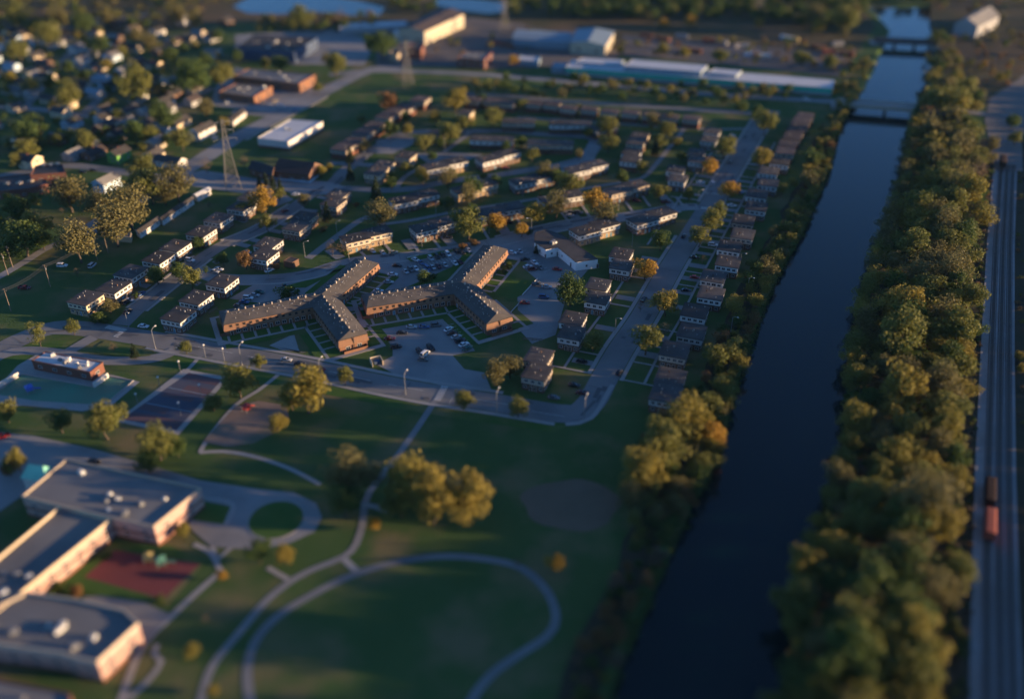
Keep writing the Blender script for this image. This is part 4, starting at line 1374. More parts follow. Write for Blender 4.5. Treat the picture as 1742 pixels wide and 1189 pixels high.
# ------------------------------------------------------------------ bridges
def bridge(label, a, b, w, z, thick, wall, deck, piers, name='road_bridge'):
    pa, pb = P(*a, z), P(*b, z)
    d = pb - pa
    d.z = 0
    L = d.length
    t = thing(name, label, 'bridge', (pa.x, pa.y, 0), math.atan2(d.y, d.x))
    m = MB()
    m.box(0, -w / 2, z - thick, L, w / 2, z)
    m.build('deck', M[deck], t)
    for s in (-1, 1):
        m = MB()
        y0, y1 = sorted((s * (w / 2 - .35), s * (w / 2 + .05)))
        m.box(-.5, y0, z - thick - .05, L + .5, y1, z + .85)
        m.build('barrier', M[wall], t)
    for k in range(piers):
        x = L * (k + 1) / (piers + 1)
        m = MB()
        m.box(x - .6, -w / 2 + .6, -4, x + .6, w / 2 - .6, z - thick)
        m.build('pier', M['concrete'], t)
    for x in (0, L):
        m = MB()
        m.box(x - 4, -w / 2 + .02, -3.5, x + 4, w / 2 - .02, z - thick - .03)
        m.build('abutment', M['concrete'], t)
    return t


bridge('pale concrete road bridge crossing the canal', (1426, 173), (1592, 186), 11, 4.0, 1.6, 'panel_tan', 'concrete', 1)
bridge('dark steel railway bridge over the far canal', (1490, 67), (1592, 72), 9, 4.0, 2.2, 'metal_dark', 'tie_wood', 2, 'rail_bridge')

# ------------------------------------------------------------------ poles, lamps, pylons, wires
lm = MB()
lm.tube((0, 0, 0), (0, 0, 8.2), .13, .09, 8)
lm.tube((0, 0, 0), (0, 0, .8), .2, .18, 8)
LP_POLE = lm.mesh('pole')
lm = MB()
for k in range(4):
    a, b = k / 4, (k + 1) / 4
    f = lambda t: (0, -2.0 * t, 8.2 + .75 * math.sin(t * 1.7))
    lm.tube(f(a), f(b), .075, .07, 6)
LP_ARM = lm.mesh('arm')
lm = MB()
lm.frus((-.22, -2.85, .22, -1.95), 8.82, (-.14, -2.75, .14, -2.05), 9.06)
LP_HEAD = lm.mesh('lamp_head')


def street_lamp(px, py, label, rot=0.0, group='street lamps', s=1.0):
    p = P(px, py)
    t = thing('street_lamp', label, 'street lamp', (p.x, p.y, 0), rot, group)
    t.scale = (s, s, s)
    link('pole', LP_POLE, M['metal_grey'], t)
    link('arm', LP_ARM, M['metal_grey'], t)
    link('lamp_head', LP_HEAD, M['lamp_white'], t)


for i, (x, y) in enumerate(((265, 594), (412, 622), (546, 648), (690, 671), (845, 702), (994, 713))):
    street_lamp(x, y, '%s street lamp from the left on the park side of the front street' % nth(i), R(160), 'street lamps along the front street', 1.05)
for i, (x, y) in enumerate(((219, 557), (1046, 567), (1258, 455), (1271, 497), (1243, 565), (1104, 475), (1075, 420))):
    street_lamp(x, y, ('street lamp at the zebra crossing on the left', 'street lamp beside the lawn strips of the straight street', 'upper lamp on the lawn behind canal-side houses', 'middle lamp on the lawn behind canal-side houses',
                       'lower lamp on the lawn behind canal-side houses', 'thin lamp post in front of the golden yard tree', 'thin lamp post at the lawn edge right of the office')[i], R(60), 'street lamps', .85)
for i, (x, y) in enumerate(((519, 437), (574, 403), (718, 421), (594, 442), (832, 398), (904, 396), (889, 334), (1052, 357), (996, 312), (457, 470), (1187, 348), (742, 370), (757, 260), (625, 283), (666, 257))):
    street_lamp(x, y, ('lamp on the lawn left of the curved lane', 'thin lamp by the lane behind the curved street', 'lamp in front of the sunlit yellow townhouse drive', 'lamp at the kerb left of the yellow townhouse', 'lamp under the yellow trees on the curved street',
                       'lamp at the left corner of the white office', 'lamp on the lawn near the dark-roofed mid townhouse', 'lamp before the tan townhouse on the curved street', 'lamp by the bend of the upper lane', 'lamp by the reddish tree on the left street',
                       'lamp at the junction of curved and straight streets', 'thin lamp in the lawn left of the big olive tree', 'lamp by the upper lane near the olive trees', 'lamp at the upper end of the left street', 'pale lamp by the cross lane above the church')[i], R(100 + 37 * i), 'street lamps in the estate', .9)
um = MB()
um.tube((0, 0, 0), (0, 0, 11), .17, .12, 8)
UP_POLE = um.mesh('pole')
um = MB()
um.box(-1.3, -.07, 10.1, 1.3, .07, 10.25)
for x in (-1.15, -.5, .5, 1.15):
    um.tube((x, 0, 10.25), (x, 0, 10.5), .06, .04, 6)
UP_ARM = um.mesh('crossarm')
um = MB()
um.tube((.35, 0, 8.6), (.35, 0, 9.5), .24, .24, 10)
UP_TR = um.mesh('transformer')
UPS = [(20, 530), (15, 468), (85, 487), (22, 485), (167, 443), (185, 432), (226, 395), (235, 387), (11, 526)]
UP_POS = []
for i, (x, y) in enumerate([(19, 530), (86, 488), (166, 443), (184, 431), (228, 394), (14, 468), (22, 455)]):
    p = P(x, y)
    UP_POS.append(p)
    t = thing('utility_pole', ('leaning utility pole at the left edge of the field', 'utility pole with bright top in the middle of the field', 'utility pole under the large pale trees', 'utility pole beside the large pale tree trunk', 'utility pole at the first long white shed',
                               'utility pole left of the gravel lane', 'shorter utility pole by the gravel lane bushes')[i], 'utility pole', (p.x, p.y, 0), R(-25), 'utility poles on the field')
    link('pole', UP_POLE, M['wood_pole'], t)
    link('crossarm', UP_ARM, M['wood_pole'], t)
    if i % 2 == 1:
        link('transformer', UP_TR, M['metal_grey'], t)


def sag(m, a, b, s=1.2, r=.035, n=10):
    pr = None
    for k in range(n + 1):
        t = k / n
        q = a.lerp(b, t)
        q.z -= s * 4 * t * (1 - t)
        if pr is not None:
            m.tube(pr, q, r, r, 3, False)
        pr = q


wm = MB()
for i, j in ((0, 1), (1, 2), (2, 4)):
    for dx in (-1.1, -.5, .5, 1.1):
        off = Vector((dx * math.cos(R(-25)), dx * math.sin(R(-25)), 10.5))
        sag(wm, UP_POS[i] + off, UP_POS[j] + off)
ext = UP_POS[0] + (UP_POS[0] - UP_POS[1])
for dx in (-1.1, 1.1):
    off = Vector((dx, 0, 10.5))
    sag(wm, ext + off, UP_POS[0] + off)
tag(wm.build('power_line', M['metal_dark']), 'thin overhead wires strung between the field utility poles', 'power line')


def pylon(px, py, top, label, w=7.0):
    p = P(px, py)
    H_ = 44.0
    lo, hi = 5.0, 90.0
    for _ in range(30):
        H_ = (lo + hi) / 2
        dz = H_ - CAMH
        zc = p.y * math.cos(TH) - dz * math.sin(TH)
        yc = p.y * math.sin(TH) + dz * math.cos(TH)
        if 594.5 - FOC * yc / zc > top:
            lo = H_
        else:
            hi = H_
    t = thing('pylon', label, 'pylon', (p.x, p.y, 0), R(22), 'lattice power pylons')
    wid = lambda f: w / 2 * (1 - f) ** 1.3 + .55
    cs = ((-1, -1), (1, -1), (1, 1), (-1, 1))
    N = 9
    for sx, sy in cs:
        m = MB()
        for k in range(N):
            a, b = k / N, (k + 1) / N
            m.tube((sx * wid(a), sy * wid(a), H_ * a), (sx * wid(b), sy * wid(b), H_ * b), .13, .12, 5)
        m.build('leg', M['pylon_steel'], t)
    m = MB()
    for k in range(N):
        a, b = k / N, (k + 1) / N
        for i in range(4):
            p0, p1 = cs[i], cs[(i + 1) % 4]
            m.tube((p0[0] * wid(a), p0[1] * wid(a), H_ * a), (p1[0] * wid(b), p1[1] * wid(b), H_ * b), .08, .08, 4)
            m.tube((p1[0] * wid(a), p1[1] * wid(a), H_ * a), (p0[0] * wid(b), p0[1] * wid(b), H_ * b), .08, .08, 4)
            m.tube((p0[0] * wid(b), p0[1] * wid(b), H_ * b), (p1[0] * wid(b), p1[1] * wid(b), H_ * b), .05, .05, 4)
    m.build('bracing', M['pylon_steel'], t)
    for f, l in ((.72, 6), (.84, 5), (.96, 4)):
        m = MB()
        for s in (-1, 1):
            m.tube((0, 0, H_ * f + .9), (s * l, 0, H_ * f), .09, .07, 4)
            m.tube((0, 0, H_ * f - .4), (s * l, 0, H_ * f), .09, .07, 4)
            m.tube((s * l, 0, H_ * f), (s * l, 0, H_ * f - 1.6), .09, .06, 5)
        m.build('crossarm', M['metal_grey'], t)
    return Vector((p.x, p.y, H_))


y1 = pylon(397, 320, 203, 'tall lattice pylon beside the long white sheds on the left')
y2 = pylon(694, 146, 70, 'lattice pylon on the green strip below the mill hall')
y3 = pylon(858, 56, -8, 'far lattice pylon by the pond at the top')
y4 = pylon(1289, 28, -40, 'faint far lattice pylon in the woods at the top right')

# ------------------------------------------------------------------ fences and low walls
def lowwall(label, a, b, h, mat, name='fence', cat='fence', group=None):
    pa, pb = P(*a), P(*b)
    d = pb - pa
    L = d.length
    t = thing(name, label, cat, (pa.x, pa.y, 0), math.atan2(d.y, d.x), group)
    n = max(2, int(L / 3))
    for k in range(n + 1):
        m = MB()
        x = L * k / n
        m.box(x - .08, -.08, 0, x + .08, .08, h)
        m.build('post', M[mat], t)
    for z in (h * .45, h * .85):
        m = MB()
        m.box(0, -.05, z - .14, L, .05, z + .14)
        m.build('rail', M[mat], t)


lowwall('white rail fence on the upper right edge of the apartment lawn', (889, 503), (914, 476), .9, 'panel_white')
lowwall('white rail fence on the lower right edge of the apartment lawn', (869, 533), (886, 514), .9, 'panel_white')
lowwall('white barrier at the lot entrance below the yellow townhouse', (693, 440), (712, 435), .8, 'panel_white')
lowwall('grey wooden fence screening the end of the right apartment lot', (890, 579), (922, 582), 1.6, 'wood_pole')
lowwall('grey fence at the left end of the left apartment block', (356, 535), (370, 527), 1.6, 'wood_pole')
t_ = P(641, 619)
t = thing('bin_enclosure', 'open-topped block-walled bin enclosure at the corner of the apartment drive', 'bin enclosure', (t_.x, t_.y, 0), R(22))
for nm, bx in (('side_wall', (-2.2, -1.9, -1.9, 2.2)), ('side_wall', (1.9, -1.9, 2.2, 2.2)), ('back_wall', (-1.88, 1.9, 1.88, 2.2))):
    m = MB()
    m.box(bx[0], bx[1], 0, bx[2], bx[3], 2.2)
    m.build(nm, M['panel_cream'], t)
bm_ = MB()
bm_.frus((-1.0, -.8, 1.0, .8), .2, (-1.15, -.95, 1.15, .95), 1.5)
bm_.frus((-1.2, -1.0, 1.2, 1.0), 1.5, (-1.15, -.3, 1.15, .3), 1.75)
o = bm_.build('skip_bin', M['navy_wall'])
o.location = (t_.x, t_.y, 0)
o.rotation_euler = (0, 0, R(22))
tag(o, 'dark rubbish skip inside the block-walled enclosure', 'skip')

# ------------------------------------------------------------------ trees
def leaf_quads(rnd, centres, per, size, flat=.55, shell=True):
    """leaf clumps: centres = (x,y,z,r); returns verts, faces"""
    v, f = [], []
    for (cx, cy, cz, cr) in centres:
        for _ in range(per):
            d = Vector((rnd.gauss(0, 1), rnd.gauss(0, 1), rnd.gauss(0, 1)))
            if d.length < 1e-4:
                continue
            d.normalize()
            rr = cr * (rnd.uniform(.72, 1.08) if shell else rnd.random() ** .5)
            p = Vector((cx, cy, cz)) + Vector((d.x, d.y, d.z * .85)) * rr
            n = (d + Vector((rnd.gauss(0, flat), rnd.gauss(0, flat), rnd.gauss(0, flat)))).normalized()
            a = n.orthogonal().normalized()
            a.rotate(Matrix.Rotation(rnd.uniform(0, 6.28), 3, n))
            b = n.cross(a)
            s = size * rnd.uniform(.65, 1.3)
            a, b = a * s, b * s * rnd.uniform(.55, .9)
            k = len(v)
            v += [tuple(p - a), tuple(p - b), tuple(p + a), tuple(p + b)]
            f.append((k, k + 1, k + 2, k + 3))
    return v, f


def broad_centres(rnd, n, zc=1.25, sz=.92, lop=.25):
    out = []
    ph = rnd.uniform(0, 6.28)
    for i in range(n):
        while True:
            d = Vector((rnd.uniform(-1, 1), rnd.uniform(-1, 1), rnd.uniform(-1, 1)))
            if .25 < d.length < 1:
                break
        d.normalize()
        r = rnd.uniform(.42, .80) if i > n * .2 else rnd.uniform(.0, .35)
        k = 1 + lop * math.sin(math.atan2(d.y, d.x) * 2 + ph) + rnd.uniform(-.12, .12)
        z = d.z * r * sz
        if d.z < -.35:
            z *= .75
        out.append((d.x * r * k, d.y * r * k, zc + z, rnd.uniform(.22, .36)))
    return out


def crown_mesh(name, seed, n=40, per=70, size=.055, zc=1.25, sz=.95, lop=.2):
    rnd = random.Random(seed)
    v, f = leaf_quads(rnd, broad_centres(rnd, n, zc, sz, lop), per, size)
    m = bpy.data.meshes.new(name)
    m.from_pydata(v, [], f)
    m.update()
    return m


def conifer_mesh(seed, per=26, wide=.42):
    rnd = random.Random(seed)
    cs = []
    for k in range(15):
        t = k / 15
        r = wide * (1 - t) + .03
        for j in range(max(2, int(9 * (1 - t)) + 2)):
            a = rnd.uniform(0, 6.28)
            cs.append((math.cos(a) * r * rnd.uniform(.35, .95), math.sin(a) * r * rnd.uniform(.35, .95), .28 + 1.75 * t + rnd.uniform(-.05, .05), .12 * (1 - t) + .05))
    v, f = leaf_quads(rnd, cs, per, .045)
    m = bpy.data.meshes.new('crown')
    m.from_pydata(v, [], f)
    m.update()
    return m


def trunk_mesh(seed, zc=1.25, limbs=7, r=.055, spread=.75):
    rnd = random.Random(seed)
    m = MB()
    p = Vector((0, 0, -.03))
    pts = [p]
    for k in range(4):
        p = p + Vector((rnd.uniform(-.05, .05), rnd.uniform(-.05, .05), zc * .8 / 4))
        pts.append(p)
    for k in range(4):
        m.tube(pts[k], pts[k + 1], r * (1 - .15 * k), r * (1 - .15 * (k + 1)), 7)
    for i in range(limbs):
        a = 6.28 * i / limbs + rnd.uniform(-.4, .4)
        s = pts[2].lerp(pts[4], rnd.uniform(0, 1))
        e = s + Vector((math.cos(a) * spread * rnd.uniform(.5, .8), math.sin(a) * spread * rnd.uniform(.5, .8), rnd.uniform(.25, .65)))
        mid = s.lerp(e, .5) + Vector((0, 0, -.05))
        m.tube(s, mid, r * .5, r * .33, 5)
        m.tube(mid, e, r * .33, r * .1, 5)
    return m.mesh('trunk', True)


BROAD = [crown_mesh('crown', 11, 48, 78, .05, 1.08), crown_mesh('crown', 12, 50, 76, .05, 1.0, .8, .3), crown_mesh('crown', 13, 46, 80, .052, 1.15, 1.05, .2),
         crown_mesh('crown', 14, 52, 74, .05, 1.08, .95, .35), crown_mesh('crown', 15, 44, 82, .052, .98, .78, .25), crown_mesh('crown', 16, 48, 78, .05, 1.12, 1.0, .15)]
WISPY = [crown_mesh('crown', 21, 60, 58, .044, 1.1, 1.0, .3), crown_mesh('crown', 22, 66, 54, .044, 1.05, .9, .35)]
SPARSE = [crown_mesh('crown', 31, 36, 18, .04, 1.2, .9, .2)]
COLUMN = [crown_mesh('crown', 41, 40, 60, .05, 1.5, 1.5, .1)]
CONIF = [conifer_mesh(51), conifer_mesh(52, 26, .5)]
TRUNKS = [trunk_mesh(61, 1.05), trunk_mesh(62, 1.0, 8), trunk_mesh(63, 1.12, 6)]
CTRUNK = trunk_mesh(64, 1.4, 0, .04)
SHRUB = [crown_mesh('crown', 71, 30, 60, .07, .55, .75, .3), crown_mesh('crown', 72, 26, 66, .07, .5, .7, .3)]
KIND = {'o': ('leaf_olive', BROAD, 'olive-green', 1.07), 'g': ('leaf_green', BROAD, 'dark green', 1.07), 'p': ('leaf_pale', WISPY, 'pale olive', 1.08), 'y': ('leaf_yellow', BROAD, 'golden yellow', 1.07),
        'm': ('leaf_mustard', BROAD, 'mustard-green', 1.07), 'r': ('leaf_rust', BROAD, 'rust-orange', 1.07), 'b': ('leaf_brown', SPARSE, 'thin brown', 1.2), 'c': ('leaf_conifer', CONIF, 'dark conifer', 1.0),
        't': ('leaf_olive', COLUMN, 'narrow upright olive', 1.5), 'T': ('leaf_green', COLUMN, 'narrow upright green', 1.5), 's': ('leaf_green', SHRUB, 'green shrubby', .5), 'S': ('leaf_rust', SHRUB, 'reddish shrubby', .5)}
TN = [0]


def put_tree(base, rad, kind, label, group, hs=1.0):
    TN[0] += 1
    rnd = random.Random(TN[0] * 13 + 5)
    mat, protos, _, _ = KIND[kind]
    nm = {'c': 'conifer_tree', 's': 'shrub', 'S': 'shrub'}.get(kind, 'broadleaf_tree')
    t = thing(nm, label, 'shrub' if nm == 'shrub' else 'tree', (base[0], base[1], -.05), rnd.uniform(0, 6.28), group)
    t.scale = (rad, rad * rnd.uniform(.92, 1.08), rad * hs * rnd.uniform(.93, 1.1))
    if nm != 'shrub':
        link('trunk', CTRUNK if kind == 'c' else rnd.choice(TRUNKS), M['bark'], t)
    else:
        link('stem', CTRUNK, M['bark'], t).scale = (.8, .8, .3)
    link('crown', rnd.choice(protos), M[mat], t)
    return t


def trees(area, group, items, hs=1.0):
    """items: (px, py of crown centre, crown width in photo pixels, kind)"""
    for i, (x, y, w, k) in enumerate(sorted(items)):
        s = mpp(y, 5)
        r = w * s / 2 * 1.2
        zf = KIND[k][3]
        if k == 'c':
            r = w * s / 2 / .42
            zf = .95
        elif k in 'tT':
            r *= 1.0
        b = P(x, y, zf * r * hs)
        put_tree(b, r, k, '%s %s, %s from left among %s' % (KIND[k][2], 'shrub' if k in 'sS' else 'tree', nth(i), area), group, hs)


trees('front street trees', 'trees along the front street', [(62, 565, 30, 't'), (123, 556, 25, 'o'), (315, 591, 22, 'o'), (440, 615, 24, 'o'), (586, 640, 29, 'o'), (789, 678, 33, 'o'), (882, 692, 34, 'o')], 1.05)
trees('trees around the courts and pool', 'trees around the courts', [(404, 647, 55, 'o'), (520, 662, 76, 'm'), (494, 672, 50, 'm'), (360, 682, 34, 'o'), (470, 718, 34, 'm'), (175, 715, 62, 'o'), (266, 752, 60, 'o'), (100, 715, 42, 'g'), (8, 697, 42, 'o'), (250, 785, 40, 'g'), (192, 590, 16, 'b'), (227, 597, 14, 'c'), (300, 760, 34, 'g')])
trees('trees around the school', 'trees around the school', [(28, 782, 38, 'm'), (15, 795, 30, 'r'), (440, 938, 40, 'g'), (484, 943, 34, 'm'), (378, 978, 18, 'y'), (325, 1106, 26, 'm'), (360, 1172, 22, 'm'), (310, 900, 26, 'm'), (100, 1000, 26, 's'), (130, 1005, 26, 'S'), (180, 945, 16, 's'), (350, 1050, 16, 'b'), (272, 1020, 18, 's')])
trees('big trees on the park lawn', 'park lawn trees', [(595, 803, 84, 'p'), (585, 850, 60, 'g'), (690, 815, 86, 'm'), (735, 845, 92, 'm'), (798, 850, 78, 'm'), (680, 850, 60, 'o'), (945, 955, 32, 'y'), (636, 890, 26, 'y'), (880, 955, 18, 'b')])
trees('yard trees near the right apartment block', 'yard trees', [(843, 632, 44, 'p'), (868, 622, 40, 'p'), (971, 492, 52, 'g'), (1010, 578, 36, 'o'), (722, 472, 26, 'g'), (788, 419, 15, 'S'), (807, 414, 17, 'S'), (490, 499, 34, 's'), (737, 470, 12, 's'), (866, 452, 14, 's'), (858, 462, 12, 's'), (912, 425, 8, 'c')])
trees('trees lining the straight street', 'trees along the straight street', [(1098, 453, 40, 'y'), (1134, 513, 45, 'm'), (1100, 577, 50, 'o'), (1190, 402, 33, 'o'), (1212, 376, 38, 'o'), (1224, 358, 30, 'o'), (1240, 320, 33, 'y'), (1297, 266, 36, 'm'), (1208, 283, 29, 'y'), (1233, 250, 36, 'o'), (1303, 208, 38, 'o'), (1124, 408, 32, 'g'),
      (1122, 325, 28, 'o'), (1130, 560, 26, 'b'), (1196, 440, 14, 'b'), (1090, 520, 16, 'b'), (1290, 195, 26, 'g'), (1262, 180, 22, 'g')])
trees('left street trees', 'trees along the left street', [(447, 344, 40, 'y'), (454, 378, 27, 'o'), (516, 340, 23, 'p'), (556, 362, 17, 'c'), (417, 443, 28, 'r'), (379, 441, 21, 'g'), (350, 459, 10, 'T'), (324, 472, 37, 'o'), (265, 466, 32, 'g'), (185, 518, 28, 'p'), (128, 518, 15, 'T'), (165, 540, 26, 's'), (180, 545, 20, 's'), (470, 452, 13, 'r'), (303, 462, 26, 'g'),
      (412, 355, 26, 'o'), (337, 412, 22, 'g'), (549, 391, 12, 'S'), (606, 348, 10, 'S'), (232, 502, 12, 's'), (105, 310 + 46, 10, 'b')])
trees('conifers and shrubs by the church', 'trees by the church', [(440, 308, 9, 'c'), (452, 306, 11, 'c'), (464, 310, 10, 'c'), (476, 317, 11, 'c'), (474, 330, 22, 'o'), (640, 325, 18, 'c'), (595, 292, 15, 'c'), (595, 265, 14, 'c'), (545, 290, 20, 'm'), (560, 285, 14, 'm'), (622, 246, 22, 'p'), (632, 232, 10, 'r'), (415, 275, 18, 'b')])
trees('trees along the curved street', 'trees along the curved street', [(645, 362, 50, 'p'), (564, 421, 22, 'b'), (583, 419, 23, 'b'), (795, 380, 50, 'o'), (803, 361, 26, 'g'), (845, 376, 35, 'y'), (887, 389, 25, 'y'), (912, 360, 38, 'm'), (947, 347, 42, 'p'), (1014, 343, 42, 'y'), (1028, 362, 42, 'p'), (972, 311, 36, 'o'), (928, 290, 36, 'p'), (948, 300, 28, 'g'), (762, 300, 34, 'p'),
      (718, 298, 26, 'm'), (800, 317, 34, 'g'), (797, 331, 34, 'p'), (760, 342, 24, 'g'), (918, 337, 9, 'c'), (822, 300, 14, 'o'), (665, 312, 20, 'g'), (640, 350, 20, 's'), (708, 400, 14, 'S'), (842, 310, 22, 'g'), (667, 300, 16, 'g'), (590, 430, 12, 's'), (900, 395, 12, 's')])
trees('trees of the upper estate', 'trees of the upper estate', [(660, 172, 34, 'r'), (775, 169, 40, 'm'), (740, 199, 22, 'm'), (790, 208, 28, 'o'), (838, 196, 34, 'o'), (764, 224, 38, 'o'), (722, 238, 34, 'o'), (750, 240, 20, 'g'), (662, 218, 26, 'g'), (692, 220, 20, 'm'), (615, 201, 14, 'o'), (889, 177, 20, 'o'), (985, 183, 16, 'o'), (1033, 213, 34, 'o'), (1036, 240, 34, 'o'),
      (1110, 206, 26, 'p'), (1134, 220, 28, 'o'), (1115, 250, 14, 'c'), (1122, 240, 24, 'o'), (886, 240, 20, 'g'), (1140, 200, 20, 'p'), (690, 200, 18, 'g'), (820, 165, 18, 'g'), (1000, 225, 18, 'g'), (905, 262, 22, 'o'), (1060, 302, 24, 'g'), (1160, 264, 20, 'o'), (985, 262, 18, 'p'), (860, 250, 18, 'g'), (1092, 285, 20, 'o'), (690, 286, 20, 'o'), (735, 265, 18, 'g'), (1172, 330, 20, 'o'), (1150, 240, 20, 'm')])
trees('large trees by the sheds', 'large pale trees by the field', [(114, 326, 58, 'p'), (128, 408, 66, 'p'), (190, 374, 74, 'p'), (214, 346, 74, 'p'), (240, 285, 40, 'o'), (254, 316, 52, 'o'), (298, 310, 56, 'p'), (232, 320, 40, 'o'), (36, 400, 62, 'g'), (58, 384, 46, 'o'), (28, 354, 40, 'g'), (12, 425, 40, 'g'), (70, 405, 34, 'g'), (165, 345, 46, 'p'), (278, 330, 34, 'p'), (355, 347, 11, 'b'), (130, 462, 14, 'b'), (350, 280, 22, 'b')])
trees('trees of the left suburb', 'trees of the left suburb', [(118, 160, 42, 'o'), (28, 83, 38, 'o'), (81, 60, 42, 'o'), (30, 25, 42, 'o'), (96, 30, 38, 'p'), (182, 30, 28, 'p'), (235, 145, 52, 'o'), (328, 131, 56, 'g'), (376, 124, 42, 'o'), (252, 224, 30, 'o'), (227, 226, 38, 'g'), (308, 236, 34, 'o'), (144, 238, 32, 'o'), (43, 220, 44, 'g'), (96, 236, 22, 'o'), (45, 252, 36, 'o'), (25, 272, 24, 'o'),
      (53, 149, 26, 'o'), (86, 141, 22, 'g'), (349, 182, 30, 'p'), (253, 70, 28, 'p'), (288, 93, 30, 'g'), (303, 111, 28, 'g'), (570, 108, 36, 'o'), (648, 73, 46, 'g'), (509, 28, 38, 'o'), (580, 25, 24, 'b'), (474, 106, 30, 'g'), (404, 95, 20, 'g'), (450, 105, 22, 'o'), (280, 200, 40, 'g'), (265, 185, 30, 'g'), (200, 195, 18, 'o'), (15, 135, 24, 'm'), (62, 190 + 40, 26, 'p'), (115, 115, 22, 'g'),
      (180, 108, 20, 'm'), (150, 125, 22, 'g'), (205, 140, 24, 'g'), (268, 150, 26, 'p'), (350, 100, 24, 'g'), (175, 75, 30, 'g'), (140, 40, 34, 'g'), (330, 30, 30, 'p'), (300, 25, 30, 'p'), (60, 40, 30, 'g'), (230, 60, 26, 'p'), (380, 240 - 35, 20, 'm'), (540, 150, 16, 'o'), (556, 100, 20, 'p'), (370, 60, 20, 'g')])
trees('scattered far field trees', 'scattered far trees', [(872, 102, 18, 'y'), (1130, 38, 18, 'y'), (1175, 34, 22, 'y'), (1292, 40, 16, 'y'), (1385, 28, 34, 'p'), (1390, 45, 22, 'm'), (1440, 30, 42, 'o'), (1436, 55, 18, 'p'), (1128, 82, 20, 'm'), (1165, 88, 20, 'm'), (1225, 94, 26, 'o'), (1365, 98, 28, 'o'), (1412, 104, 26, 'o'), (1674, 110, 12, 'y'),
      (1630, 130, 16, 'm'), (1655, 138, 16, 'm'), (1700, 132, 18, 'm'), (1712, 128, 14, 'o'), (1690, 246, 24, 'p'), (1725, 205, 26, 'g'), (1730, 235, 22, 'o'), (1735, 605, 20, 'm'), (1740, 625, 20, 'm'), (1055, 85, 14, 'o'), (790, 66 + 24, 14, 'm')])

# canal banks: the nearest trees singly
rnd = random.Random(99)
bank = []
y = 128.0
while y < 640:
    xl, xr = canal_x(y) + canal_w(y), rail_x(y) if y < 505 else canal_x(y) + canal_w(y) + 46
    x = xl + (3 if y > 215 else 0)
    while x < xr - 5:
        f = (x - xl) / (xr - xl)
        r = rnd.uniform(4.4, 6.2) if f < .25 else rnd.uniform(5.6, 9.6)
        if f > .8:
            r = rnd.uniform(5.0, 7.6)
        if y < 215:
            r *= 1.15
        if rnd.random() < .12:
            r *= .55
        k = rnd.choices('ogpmryb', (34, 16, 28, 20, 1, 2, 2))[0]
        bank.append((x + rnd.uniform(-2, 2), y + rnd.uniform(-3, 3), r, k, 'R', rnd.uniform(.75, 1.2)))
        x += r * 1.35 + rnd.uniform(0, 2.5)
    y += 8.6
y = 128.0
while y < 640:
    xl = canal_x(y)
    big = math.exp(-((y - 250) / 26) ** 2)
    wd = 13 + 14 * big
    if y > 560:
        wd = 9
    x = xl - 2 - rnd.uniform(0, 2)
    while x > xl - wd:
        r = rnd.uniform(2.2, 4.2) + 2.2 * big * rnd.random()
        if y < 205:
            r = rnd.uniform(1.6, 3.2)
        k = rnd.choices('ogpmrysS', (30, 22, 14, 12, 3, 4, 12, 5))[0]
        if y < 210:
            k = rnd.choices('ogbrsS', (10, 16, 14, 10, 20, 16))[0]
        bank.append((x, y + rnd.uniform(-2.5, 2.5), r, k, 'L', rnd.uniform(.9, 1.2)))
        x -= r * 1.35 + rnd.uniform(0, 2.6)
    y += 5.6
# explicit showy ones on the left bank
for px, py, w, k in ((1170, 710, 90, 'm'), (1095, 800, 84, 'm'), (1130, 760, 90, 'o'), (1205, 690, 60, 'o'), (1075, 840, 60, 'p'), (1225, 600, 60, 'o'), (1250, 590, 50, 'o'), (1232, 650, 44, 'o'), (1250, 520, 38, 'm'), (1282, 545, 26, 'S'), (1318, 432, 26, 'y'), (1270, 465, 17, 'o'),
                     (1380, 305, 40, 'p'), (1385, 265, 40, 'g'), (1340, 385, 30, 'o'), (1355, 345, 30, 'p'), (1350, 310, 22, 'm'), (1330, 320, 24, 'o')):
    r = w * mpp(py, 5) / 2
    b = P(px, py, KIND[k][3] * r)
    bank.append((b.x, b.y, r, k, 'L', 1.0))
bank.sort(key=lambda b: -(b[2] / math.hypot(b[1], 190)))
near, rest = bank[:120], bank[120:]
near.append((P(1519, 312).x, P(1519, 312).y, 2.2, 's', 'R', .6))  # shrub standing in for a dead branch in the canal
near.sort(key=lambda b: b[1])
CNT = {}
for x, y, r, k, side, hs in near:
    f = (x - canal_x(y) - canal_w(y)) / max(1, rail_x(y) - canal_x(y) - canal_w(y))
    band = ('at the water edge of' if f < .33 else 'in the middle of' if f < .7 else 'at the railway edge of') if side == 'R' else 'on'
    c = CNT[(band, k)] = CNT.get((band, k), -1) + 1
    where = '%s %s' % (band, 'the dense wood' if side == 'R' else 'the narrow house-side canal bank')
    put_tree((x, y), r, k, '%s %s %s, %s from the bottom' % (KIND[k][2], 'shrub' if k in 'sS' else 'tree', where, nth(c)), 'trees of the dense wood' if side == 'R' else 'trees of the narrow canal bank', hs)

# everything farther off that reads as one mass
try:
    import numpy as np
except ImportError:
    np = None
LOD = {}
for nm_, seeds_, n_c, per_, sz_ in (('near', (81, 82, 83, 84), 44, 28, .062), ('far', (85, 86, 87), 28, 15, .105), ('low', (88, 89, 90), 16, 7, .15)):
    LOD[nm_] = []
    for s_ in seeds_:
        r_ = random.Random(s_)
        v_, f_ = leaf_quads(r_, broad_centres(r_, n_c, 1.05, .9, .25), per_, sz_)
        LOD[nm_].append((np.array(v_, dtype=np.float32), len(f_)))
MASSM = ['leaf_olive', 'leaf_green', 'leaf_pale', 'leaf_mustard', 'leaf_rust', 'leaf_brown']


